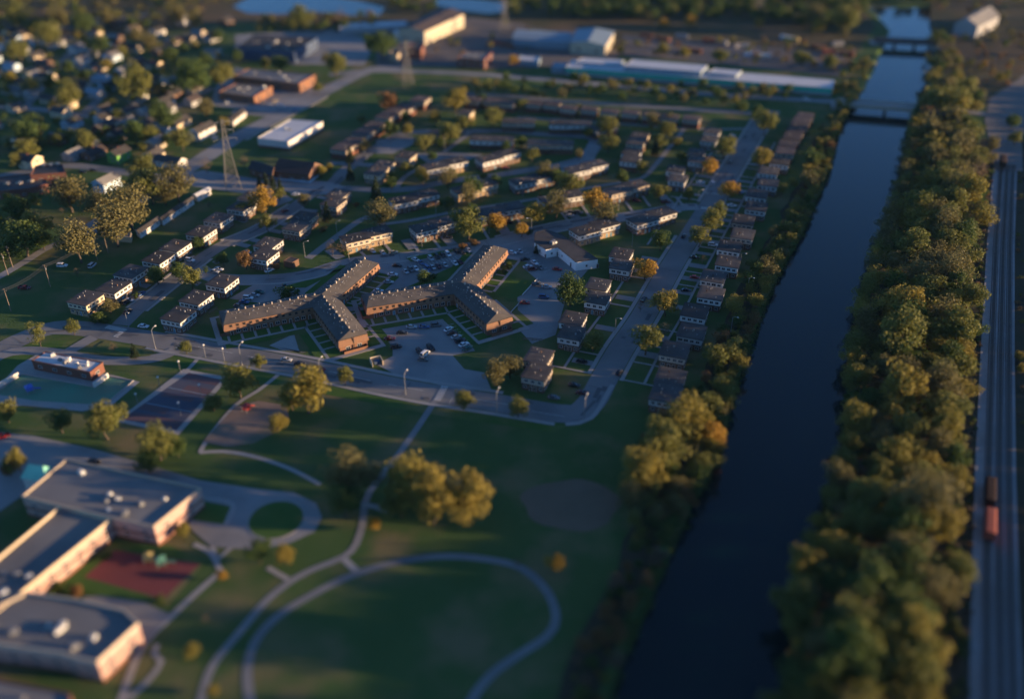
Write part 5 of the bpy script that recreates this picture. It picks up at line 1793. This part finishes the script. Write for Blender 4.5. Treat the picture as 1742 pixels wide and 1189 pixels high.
def mass(name, label, items):
    """items: (x, y, z, r, hs, material index)"""
    V, I = [], []
    rnd = random.Random(len(items))
    for x, y, z, r, hs, mi, lod in items:
        v, n = rnd.choice(LOD[lod])
        a = rnd.uniform(0, 6.28)
        c, s = math.cos(a), math.sin(a)
        q = np.empty_like(v)
        q[:, 0] = (v[:, 0] * c - v[:, 1] * s) * r + x
        q[:, 1] = (v[:, 0] * s + v[:, 1] * c) * r + y
        q[:, 2] = v[:, 2] * r * hs + z
        V.append(q)
        I.append(np.full(n, mi, dtype=np.int32))
    V = np.concatenate(V)
    I = np.concatenate(I)
    nf = len(I)
    m = bpy.data.meshes.new(name)
    m.vertices.add(len(V))
    m.vertices.foreach_set('co', V.ravel())
    m.loops.add(nf * 4)
    m.loops.foreach_set('vertex_index', np.arange(nf * 4, dtype=np.int32))
    m.polygons.add(nf)
    m.polygons.foreach_set('loop_start', np.arange(nf, dtype=np.int32) * 4)
    for k in MASSM:
        m.materials.append(M[k])
    m.polygons.foreach_set('material_index', I)
    m.update(calc_edges=True)
    o = bpy.data.objects.new(name, m)
    col.objects.link(o)
    return tag(o, label, 'trees', kind='stuff')


MI = {'o': 0, 'g': 1, 'p': 2, 'm': 3, 'r': 4, 'b': 5, 'y': 3, 's': 1, 'S': 4}
rnd = random.Random(17)
far = [(x, y, 0, r, hs, MI[k], 'near' if y < 520 and r > 2.4 else 'far') for x, y, r, k, s, hs in rest]


def scatter(poly, n, r0, r1, kinds):
    xs, ys_ = [p[0] for p in poly], [p[1] for p in poly]
    k = 0
    while k < n:
        px, py = rnd.uniform(min(xs), max(xs)), rnd.uniform(min(ys_), max(ys_))
        ins = False
        for i in range(len(poly)):
            (x1, y1_), (x2, y2_) = poly[i], poly[i - 1]
            if (y1_ > py) != (y2_ > py) and px < (x2 - x1) * (py - y1_) / (y2_ - y1_) + x1:
                ins = not ins
        if not ins:
            continue
        p = P(px, py)
        far.append((p.x, p.y, 0, rnd.uniform(r0, r1), rnd.uniform(.9, 1.2), MI[rnd.choice(kinds)], 'far'))
        k += 1


scatter([(860, 30), (900, -20), (1480, -25), (1475, 20), (1440, 60), (1400, 52), (1280, 36), (1060, 38)], 420, 4, 7.5, 'ggggogp')
scatter([(-80, 40), (-80, -40), (400, -40), (390, 20), (250, 55)], 190, 3, 6, 'oopbpg')
scatter([(-80, 180), (-80, 40), (240, 60), (380, 90), (380, 140), (240, 200)], 130, 2.2, 4.6, 'oogmpo')
scatter([(-60, 290), (-60, 200), (240, 210), (300, 250), (240, 262), (60, 262)], 55, 2.5, 4.5, 'oggog')
scatter([(400, 40), (640, 32), (640, 55), (420, 60)], 60, 2.5, 5, 'obpg')
scatter([(655, 14), (740, -5), (740, 20), (700, 24)], 24, 3, 5, 'gog')
scatter([(1590, 30), (1620, -20), (1900, -20), (1900, 100), (1740, 95), (1600, 84)], 110, 2, 5, 'obrpg')
scatter([(1590, 85), (1760, 95), (1760, 150), (1620, 155)], 60, 1.2, 3, 'mobr')
scatter([(1575, 60), (1625, 60), (1640, 200), (1680, 240), (1690, 300), (1600, 240), (1575, 150)], 80, 3, 5.5, 'oogmp')
scatter([(1060, 70), (1460, 80), (1440, 130), (1240, 108), (1060, 94)], 60, 1.5, 3.5, 'ombr')
scatter([(700, 30 + 66), (860, 40), (1050, 88), (860, 92), (800, 80)], 26, 1.5, 3, 'mogb')
scatter([(-60, 400), (20, 330), (70, 350), (60, 430), (-20, 470)], 16, 3, 5, 'gog')
for i in range(60):
    p = P(795 + i * 9.2 + rnd.uniform(-5, 5), 158 + i * .32 + rnd.uniform(-18, 10))
    far.append((p.x, p.y, 0, rnd.uniform(3.2, 5.2), rnd.uniform(.95, 1.3), MI[rnd.choice('oggompg')], 'far'))
scatter([(1405, 160), (1440, 118), (1462, 105), (1480, 112), (1462, 160)], 34, 2, 3.8, 'oogmp')
scatter([(1465, 8), (1610, 10), (1610, -18), (1465, -18)], 46, 4, 6.5, 'gogp')
# the wood east of the railway, which shades the tracks
y = 60.0
while y < 660:
    x = rail_x(min(y, 505)) + max(0, y - 505) * .45 + 33
    for k in range(5):
        far.append((x + k * 7 + rnd.uniform(-2.5, 2.5), y + rnd.uniform(-3, 3), 0, rnd.uniform(2.2, 3.4) + .3 * k + max(0, 205 - y) * .03, rnd.uniform(.85, 1.15), MI[rnd.choice('oogpmr')], 'far'))  # near end made taller to darken the foreground from out of view
    y += 7.0
mass('far_woodland', 'mass of far woods and distant scattered trees beyond the estate', far)
# undergrowth on both banks
ug = []
y = 120.0
while y < 600:
    xl = canal_x(y)
    for k in range(2):
        ug.append((xl - 1.2 - rnd.uniform(0, 11), y + rnd.uniform(-2, 2), -.6, rnd.uniform(.8, 1.9), .8, rnd.choice((1, 1, 0, 5, 4)), 'low'))
    xr = xl + canal_w(y)
    e = rail_x(y) if y < 505 else xr + 45
    for k in range(6):
        ug.append((rnd.uniform(xr + 1, e - 2), y + rnd.uniform(-2, 2), -.6, rnd.uniform(1.0, 2.4), .9, rnd.choice((1, 1, 0, 5, 1)), 'low'))
    ug.append((xr + rnd.uniform(.4, 2), y, -1.2, rnd.uniform(1, 2), .9, 1, 'low'))
    if y < 500:
        ug.append((rail_x(y) + rnd.uniform(14, 30), y, -.6, rnd.uniform(.7, 1.8), .9, rnd.choice((5, 5, 0, 4)), 'low'))
        ug.append((rail_x(y) - rnd.uniform(.5, 4), y, -.6, rnd.uniform(.6, 1.4), .9, rnd.choice((5, 5, 4, 1)), 'low'))
    ug.append((xl - rnd.uniform(-.4, 1.2), y, -1.2, rnd.uniform(1, 1.8), .9, 1, 'low'))
    y += 2.6
mass('undergrowth', 'low leafy undergrowth covering both canal banks', ug)

# ------------------------------------------------------------------ vehicles
def car_meshes(kind):
    L, W, H0, H1 = {'sedan': (4.6, 1.78, .88, 1.42), 'suv': (4.7, 1.88, 1.02, 1.74), 'pickup': (5.4, 1.92, 1.02, 1.78), 'van': (5.0, 1.92, 1.05, 1.9)}[kind]
    h = W / 2
    b = MB()
    st = [(-L / 2, .42, H0 * .80, h * .86), (-L / 2 + .25, .28, H0 * .93, h * .97), (-L * .22, .24, H0, h), (L * .10, .24, H0, h), (L * .30, .26, H0 * .93, h * .98), (L / 2 - .22, .30, H0 * .82, h * .92), (L / 2, .44, H0 * .70, h * .78)]
    for x, z0, z1, w in st:
        b.v += [(x, -w, z0), (x, w, z0), (x, w, z1 - .1), (x, w * .9, z1), (x, -w * .9, z1), (x, -w, z1 - .1)]
    for i in range(len(st) - 1):
        for j in range(6):
            k = (j + 1) % 6
            b.f.append((i * 6 + k, i * 6 + j, (i + 1) * 6 + j, (i + 1) * 6 + k))
    b.f.append((0, 1, 2, 3, 4, 5))
    n = (len(st) - 1) * 6
    b.f.append(tuple(n + i for i in (5, 4, 3, 2, 1, 0)))
    c0, c1, t0, t1 = {'sedan': (-1.75, 1.05, -1.05, .25), 'suv': (-2.2, 1.05, -1.95, .35), 'pickup': (-.55, 1.15, -.4, .55), 'van': (-2.4, 1.6, -2.3, .75)}[kind]
    gl = MB()
    gl.frus((c0, -h * .88, c1, h * .88), H0 - .02, (t0, -h * .72, t1, h * .72), H1 - .05)
    b.frus((t0 - .06, -h * .745, t1 + .06, h * .745), H1 - .05, (t0 + .1, -h * .66, t1 - .1, h * .66), H1 + .03)
    for x0, x1 in ((t0, c0), (t1, c1)):
        for s in (-1, 1):
            b.tube((x0, s * h * .725, H1 - .04), (x1, s * h * .885, H0 - .01), .05, .05, 4)
    if kind == 'pickup':
        for s in (-1, 1):
            y0, y1 = sorted((s * h * .9, s * h * .99))
            b.box(-L / 2 + .05, y0, H0 - .12, -.6, y1, H0 + .28)
        b.box(-L / 2 + .02, -h * .9, H0 - .12, -L / 2 + .12, h * .9, H0 + .28)
    r = .33 if kind == 'sedan' else .38
    wh = MB()
    wh.tube((0, -.11, 0), (0, .11, 0), r, r, 14)
    hb = MB()
    hb.tube((0, -.125, 0), (0, .125, 0), r * .55, r * .55, 10)
    wheel = two_mat(wh, hb, 'wheel', 'tyre', 'hub')
    hl = MB()
    hl.box(-.05, -.2, -.08, .06, .2, .08)
    return dict(body=b.mesh('body'), glass=gl.mesh('windows'), wheel=wheel, light=hl.mesh('headlight'), L=L, W=W, r=r, H0=H0)


CARS = {k: car_meshes(k) for k in ('sedan', 'suv', 'pickup', 'van')}
CW_ = {'w': ('car_white', 'white'), 's': ('car_silver', 'silver'), 'k': ('car_black', 'black'), 'r': ('car_red', 'red'), 'b': ('car_blue', 'blue'), 'g': ('car_grey', 'grey'), 'e': ('car_green', 'dark green'), 'm': ('car_maroon', 'maroon'), 't': ('car_tan', 'tan')}
KW = {'sedan': 'saloon car', 'suv': 'estate car', 'pickup': 'pickup truck', 'van': 'van'}


def car(px, py, ang, colr, kind, label, group):
    p = P(px, py, .6)
    c = CARS[kind]
    t = thing('parked_car', label, 'car', (p.x, p.y, .17), ang, group)
    link('body', c['body'], M[CW_[colr][0]], t)
    link('windows', c['glass'], M['car_glass'], t)
    for sx, sy in ((1, 1), (1, -1), (-1, 1), (-1, -1)):
        link('wheel', c['wheel'], M['tyre'], t, (sx * c['L'] * .31, sy * (c['W'] / 2 - .11), c['r']))
    for s in (-1, 1):
        link('headlight', c['light'], M['lamp_white'], t, (c['L'] / 2 - .14, s * c['W'] * .33, c['H0'] * .68))
        link('taillight', c['light'], M['car_red'], t, (-c['L'] / 2 + .04, s * c['W'] * .34, c['H0'] * .68))


def lot(area, group, items):
    for i, (x, y, a, cl, k) in enumerate(sorted(items)):
        car(x, y, R(a), cl, k, '%s %s, %s from the left %s' % (CW_[cl][1], KW[k], nth(i), area), group)


lot('in the lot between the two apartment blocks', 'cars between the apartment blocks', [(668, 467, -5, 'w', 'sedan'), (661, 480, -5, 's', 'sedan'), (644, 495, -5, 'w', 'sedan'), (707, 442, -40, 'w', 'sedan'), (744, 437, -65, 'k', 'suv'), (753, 434, -65, 'k', 'sedan'), (762, 433, -62, 'w', 'suv'), (777, 428, -62, 'k', 'suv'),
      (727, 457, -60, 'b', 'van'), (736, 455, -60, 's', 'sedan'), (746, 453, -60, 'm', 'sedan'), (757, 451, -60, 's', 'sedan'), (774, 448, -60, 'w', 'sedan'), (783, 446, -60, 'm', 'sedan'), (723, 462, -30, 's', 'sedan'), (721, 467, -30, 'w', 'sedan'), (786, 430, -60, 'k', 'sedan'), (690, 462, -60, 's', 'sedan'), (699, 459, -60, 'g', 'suv'), (707, 457, -60, 'w', 'sedan'), (716, 447, -62, 'b', 'sedan'), (733, 440, -62, 's', 'suv'), (650, 505, -5, 'g', 'sedan'), (676, 452, -5, 'k', 'sedan'), (797, 426, -60, 's', 'sedan')])
lot('in the lot by the white office', 'cars by the office', [(871, 430, -10, 'w', 'sedan'), (898, 454, 20, 'w', 'sedan'), (909, 447, -55, 'w', 'sedan'), (906, 458, 15, 'm', 'suv'), (948, 458, -10, 'r', 'sedan'), (915, 484, -10, 'g', 'pickup'), (893, 515, -5, 'r', 'sedan'), (884, 428, -55, 's', 'sedan'), (918, 455, -55, 'g', 'sedan'), (930, 488, -5, 's', 'sedan'), (925, 505, -5, 'b', 'suv'), (893, 441, 20, 'k', 'sedan')])
lot('in the lot below the right apartment block', 'cars below the right apartment block', [(663, 576, 0, 'm', 'sedan'), (674, 590, 15, 'k', 'suv'), (733, 592, -55, 'k', 'suv'), (714, 599, -60, 'k', 'suv'), (723, 602, 60, 'w', 'van'), (720, 611, -10, 'g', 'sedan'), (763, 560, 50, 'w', 'sedan'), (769, 567, 20, 'k', 'sedan'), (722, 556, 0, 'b', 'sedan'), (783, 580, 30, 'k', 'suv'), (795, 593, 50, 'e', 'sedan'), (776, 573, 30, 's', 'sedan'), (789, 586, 40, 'w', 'sedan'), (742, 553, 10, 'g', 'suv'), (700, 556, 0, 's', 'sedan'), (684, 566, 0, 'k', 'sedan')])
lot('in the lot behind the left apartments', 'cars behind the left apartment block', [(422, 507, -10, 'w', 'suv'), (433, 502, -10, 's', 'sedan'), (441, 497, -10, 'e', 'sedan'), (415, 514, -10, 'b', 'sedan'), (406, 520, -10, 'g', 'sedan'), (484, 487, -70, 'e', 'sedan')])
lot('along the straight street', 'cars on the straight street', [(1213, 417, -10, 'w', 'suv'), (1205, 384, -10, 'b', 'sedan'), (1181, 438, -10, 'k', 'sedan'), (1182, 472, -10, 'r', 'sedan'), (1167, 494, -5, 'k', 'sedan'), (1095, 510, 60, 'k', 'suv'), (1245, 350, -10, 'w', 'sedan'), (1257, 328, -10, 'b', 'suv'), (1213, 312, 65, 'w', 'suv'), (1192, 311, -10, 'w', 'sedan'),
      (1242, 226 + 50, 65, 'g', 'sedan'), (990, 605 + 10, -15, 'k', 'sedan'), (977, 655, -12, 'k', 'sedan'), (990, 668, -12, 'm', 'sedan'), (942, 676, -12, 'g', 'sedan'), (1053, 633, 66, 'k', 'sedan'), (1246, 232, -10, 's', 'sedan'), (1163, 402, 66, 'k', 'sedan')])
lot('along the left street', 'cars on the left street', [(215, 514, 60, 'k', 'suv'), (219, 511, -5, 's', 'sedan'), (323, 443, -15, 'w', 'suv'), (244, 555, -10, 'w', 'sedan'), (420, 430, -10, 's', 'sedan'), (458, 460, 40, 'w', 'sedan'), (485, 359, 60, 'm', 'sedan'), (365, 462, -20, 's', 'sedan'), (372, 458, -20, 'w', 'sedan'), (217, 530, 66, 'k', 'sedan'), (240, 500, 66, 'b', 'sedan')])
lot('on the grass of the open field', 'vehicles on the field', [(106, 452, 0, 'w', 'suv'), (157, 452, 80, 's', 'van'), (42, 490, 0, 'm', 'pickup')])
lot('along the curved street', 'cars on the curved street', [(634, 427, -60, 's', 'sedan'), (651, 430, -60, 's', 'sedan'), (669, 430, 20, 't', 'sedan'), (973, 363, -10, 'k', 'suv'), (984, 362, -10, 'g', 'suv'), (1083, 342, -5, 'm', 'suv'), (1133, 344, 0, 'm', 'pickup'), (861, 286, 0, 'r', 'sedan'), (866, 379, 10, 'k', 'sedan'), (762, 404, 0, 'k', 'sedan'), (970, 300 + 67, 0, 's', 'sedan')])
lot('on the front street', 'cars on the front street', [(487, 612, -10, 's', 'sedan'), (510, 619, -12, 'k', 'sedan'), (543, 628, -12, 'm', 'suv'), (1372, 170, -10, 'w', 'van')])
lot('in the store lot by the diagonal road', 'cars by the stores', [(478, 181, -10, 'w', 'van'), (458, 178, 30, 's', 'sedan'), (446, 176, 30, 'g', 'sedan'), (468, 172, 30, 't', 'sedan'), (389, 175, 20, 'w', 'van'), (503, 188, 60, 'b', 'sedan'), (503, 331, 0, 'w', 'sedan'), (390, 208 + 3, 60, 'w', 'sedan'), (365, 235, 60, 'w', 'sedan'), (158, 290, 0, 'k', 'sedan'), (140, 293, -10, 'k', 'sedan')])
lot('by the school', 'cars by the school', [(160, 785, -15, 'k', 'sedan'), (5, 742, 30, 'r', 'suv')])
# railway wagons and locomotive
def wagon(y, k, L, label, mat, h, name='freight_wagon'):
    x = rail_x(y) + TRK[k]
    t = thing(name, label, 'wagon', (x, y, .42), R(66))
    m = MB()
    m.box(-L / 2, -1.45, 1.1, L / 2, 1.45, 1.1 + h)
    for i in range(int(L / 1.6)):
        xx = -L / 2 + .6 + i * 1.6
        m.box(xx, -1.53, 1.15, xx + .15, 1.53, 1.05 + h)
    m.build('body', M[mat], t)
    m = MB()
    m.frus((-L / 2 - .05, -1.56, L / 2 + .05, 1.56), 1.1 + h, (-L / 2, -1.0, L / 2, 1.0), 1.35 + h)
    m.build('roof', M[mat], t)
    m = MB()
    m.box(-L / 2 - .4, -1.2, .75, L / 2 + .4, 1.2, 1.08)
    m.build('underframe', M['metal_dark'], t)
    for sx in (-1, 1):
        m = MB()
        for dx in (-.9, .9):
            for s in (-1, 1):
                m.tube((sx * (L / 2 - 2) + dx, s * .72, .46), (sx * (L / 2 - 2) + dx, s * .86, .46), .46, .46, 14)
            m.tube((sx * (L / 2 - 2) + dx, -.72, .46), (sx * (L / 2 - 2) + dx, .72, .46), .08, .08, 6)
        m.build('bogie', M['metal_dark'], t)
    return t


p = P(1679, 902)
wagon(p.y, 0, 12, 'orange-red freight wagon standing on the railway at lower right', 'wagon_red', 2.7)
p = P(1679, 850)
wagon(p.y + 1.0, 0, 12, 'dark rusty locomotive coupled beyond the orange-red freight wagon', 'wagon_dark', 2.4)  # dark locomotive, built with the plain wagon body
p = P(1691, 282)
wagon(p.y, 0, 13, 'dark freight wagon at the upper bend of the railway', 'wagon_dark', 2.6)

# ------------------------------------------------------------------ yards: drives and walks from the street to the doors
yd = MB()
yw = MB()
u = Vector((math.cos(R(67)), math.sin(R(67)), 0))
e_ = Vector((math.cos(R(-20)), math.sin(R(-20)), 0))


def road_x_at(y):
    tab = sorted((P(*q).y, P(*q).x) for q in S_EAST)
    return lerp_tab(tab, y)


ylist = []
yy = 296.0
while yy < 560:
    ylist.append(yy)
    yy += 6.3
for i, y in enumerate(ylist):
    for s in (-1, 1):
        if s < 0 and 408 < y < 455:
            continue
        if s < 0 and 455 > y > 396:
            continue
        c = Vector((road_x_at(y), y, 0)) + e_ * s * 7.3
        d = c + e_ * s * (13 if s > 0 else 14.5)
        if random.random() < .22:
            continue
        if i % 2 == 0:
            ribbon('', [c, d], random.uniform(.8, 1.2), '', .20, 0, .1, world=True, into=yw)
        else:
            dd = c + e_ * s * 8.0
            ribbon('', [c, dd], random.uniform(2.6, 4.6), '', .19, 0, .1, world=True, into=yd)
for s, off in ((1, 15), (-1, 16.5)):
    for a, b in ((0, 14), (17, 42)) if s < 0 else ((0, 42),):
        seg = [Vector((road_x_at(y), y, 0)) + e_ * s * off for y in ylist[a:b]]
        if len(seg) > 1:
            ribbon('', [(p.x, p.y) for p in seg], 1.0, '', .21, 0, .1, world=True, into=yw)
for a, b in (((232, 505), (212, 500)), ((254, 488), (236, 484)), ((280, 466), (262, 462)), ((302, 446), (285, 442)), ((330, 425), (312, 421)), ((356, 407), (341, 402)), ((385, 393), (372, 388)), ((420, 378), (404, 373)), ((320, 480), (340, 484)), ((364, 448), (384, 440)), ((404, 415), (424, 420)), ((428, 408), (445, 412)), ((460, 392), (480, 396)), ((478, 380), (498, 386)), ((510, 357), (540, 360)), ((540, 335), (562, 340))):
    ribbon('', [a, b], 3.4, '', .19, 0, .1, into=yd)
for a, b in (((610, 425), (625, 440)), ((650, 410), (668, 432)), ((700, 413), (712, 428)), ((735, 405), (750, 424)), ((820, 388), (832, 408)), ((880, 372), (890, 392)), ((955, 362), (968, 378)), ((1060, 338), (1076, 360)), ((1090, 330), (1106, 352)), ((990, 350), (1004, 370)), ((1150, 336), (1162, 350))):
    ribbon('', [a, b], 1.4, '', .2, 0, .1, into=yw)
for a, b in (((690, 408), (704, 424)), ((752, 398), (770, 417)), ((850, 380), (862, 400)), ((965, 358), (985, 375)), ((1125, 332), (1145, 352)), ((560, 425), (580, 440))):
    ribbon('', [a, b], 5.0, '', .19, 0, .1, into=yd)
tag(yd.build('driveways', M['drive']), kind='structure')
tag(yw.build('yard_walks', M['concrete']), kind='structure')
# court lamps and hoops
for i, (x, y) in enumerate(((308, 636), (273, 663), (236, 692), (308, 707), (343, 676), (350, 608), (382, 614))):
    p = P(x, y)
    t = thing('floodlight', '%s pale floodlight mast from the left around the courts' % nth(sorted([308, 273, 236, 308.5, 343, 350, 382]).index(x if i != 3 else 308.5)), 'floodlight', (p.x, p.y, 0), 0, 'floodlights around the courts')
    m = MB()
    m.tube((0, 0, 0), (0, 0, 5.5), .1, .08, 8)
    m.build('mast', M['metal_grey'], t)
    m = MB()
    m.tube((0, 0, 5.5), (0, 0, 5.65), .3, .5, 10)
    m.tube((0, 0, 5.65), (0, 0, 6.1), .5, .2, 10)
    m.build('lamp_head', M['lamp_white'], t)
# play frames
for i, (x, y, c1, lab) in enumerate(((255, 955, 'play_yellow', 'yellow climbing frame on the red school court'), (276, 962, 'play_green', 'green climbing frame on the red school court'), (52, 668, 'play_blue', 'blue slide structure at the pool edge'), (420, 700, 'play_red', 'red and grey climbing frame on the playground pad'))):
    p = P(x, y)
    t = thing('play_frame', lab, 'play frame', (p.x, p.y, .2), R(20 * i))
    for sx, sy in ((-1, -1), (1, -1), (1, 1), (-1, 1)):
        m = MB()
        m.tube((sx * 1.1, sy * 1.1, 0), (sx * 1.1, sy * 1.1, 2.6), .08, .08, 6)
        m.build('post', M['metal_grey'], t)
    m = MB()
    m.box(-1.2, -1.2, 1.2, 1.2, 1.2, 1.32)
    m.build('platform', M[c1], t)
    m = MB()
    m.frus((-1.4, -1.4, 1.4, 1.4), 2.6, (-.1, -.1, .1, .1), 3.5)
    m.build('canopy', M[c1], t)
    m = MB()
    m.poly([(1.2, -.4, 1.3), (3.8, -.4, .2), (3.8, .4, .2), (1.2, .4, 1.3)])
    for s in (-.4, .4):
        m.tube((1.2, s, 1.4), (3.8, s, .3), .08, .08, 5)
    m.build('slide', M[c1], t)
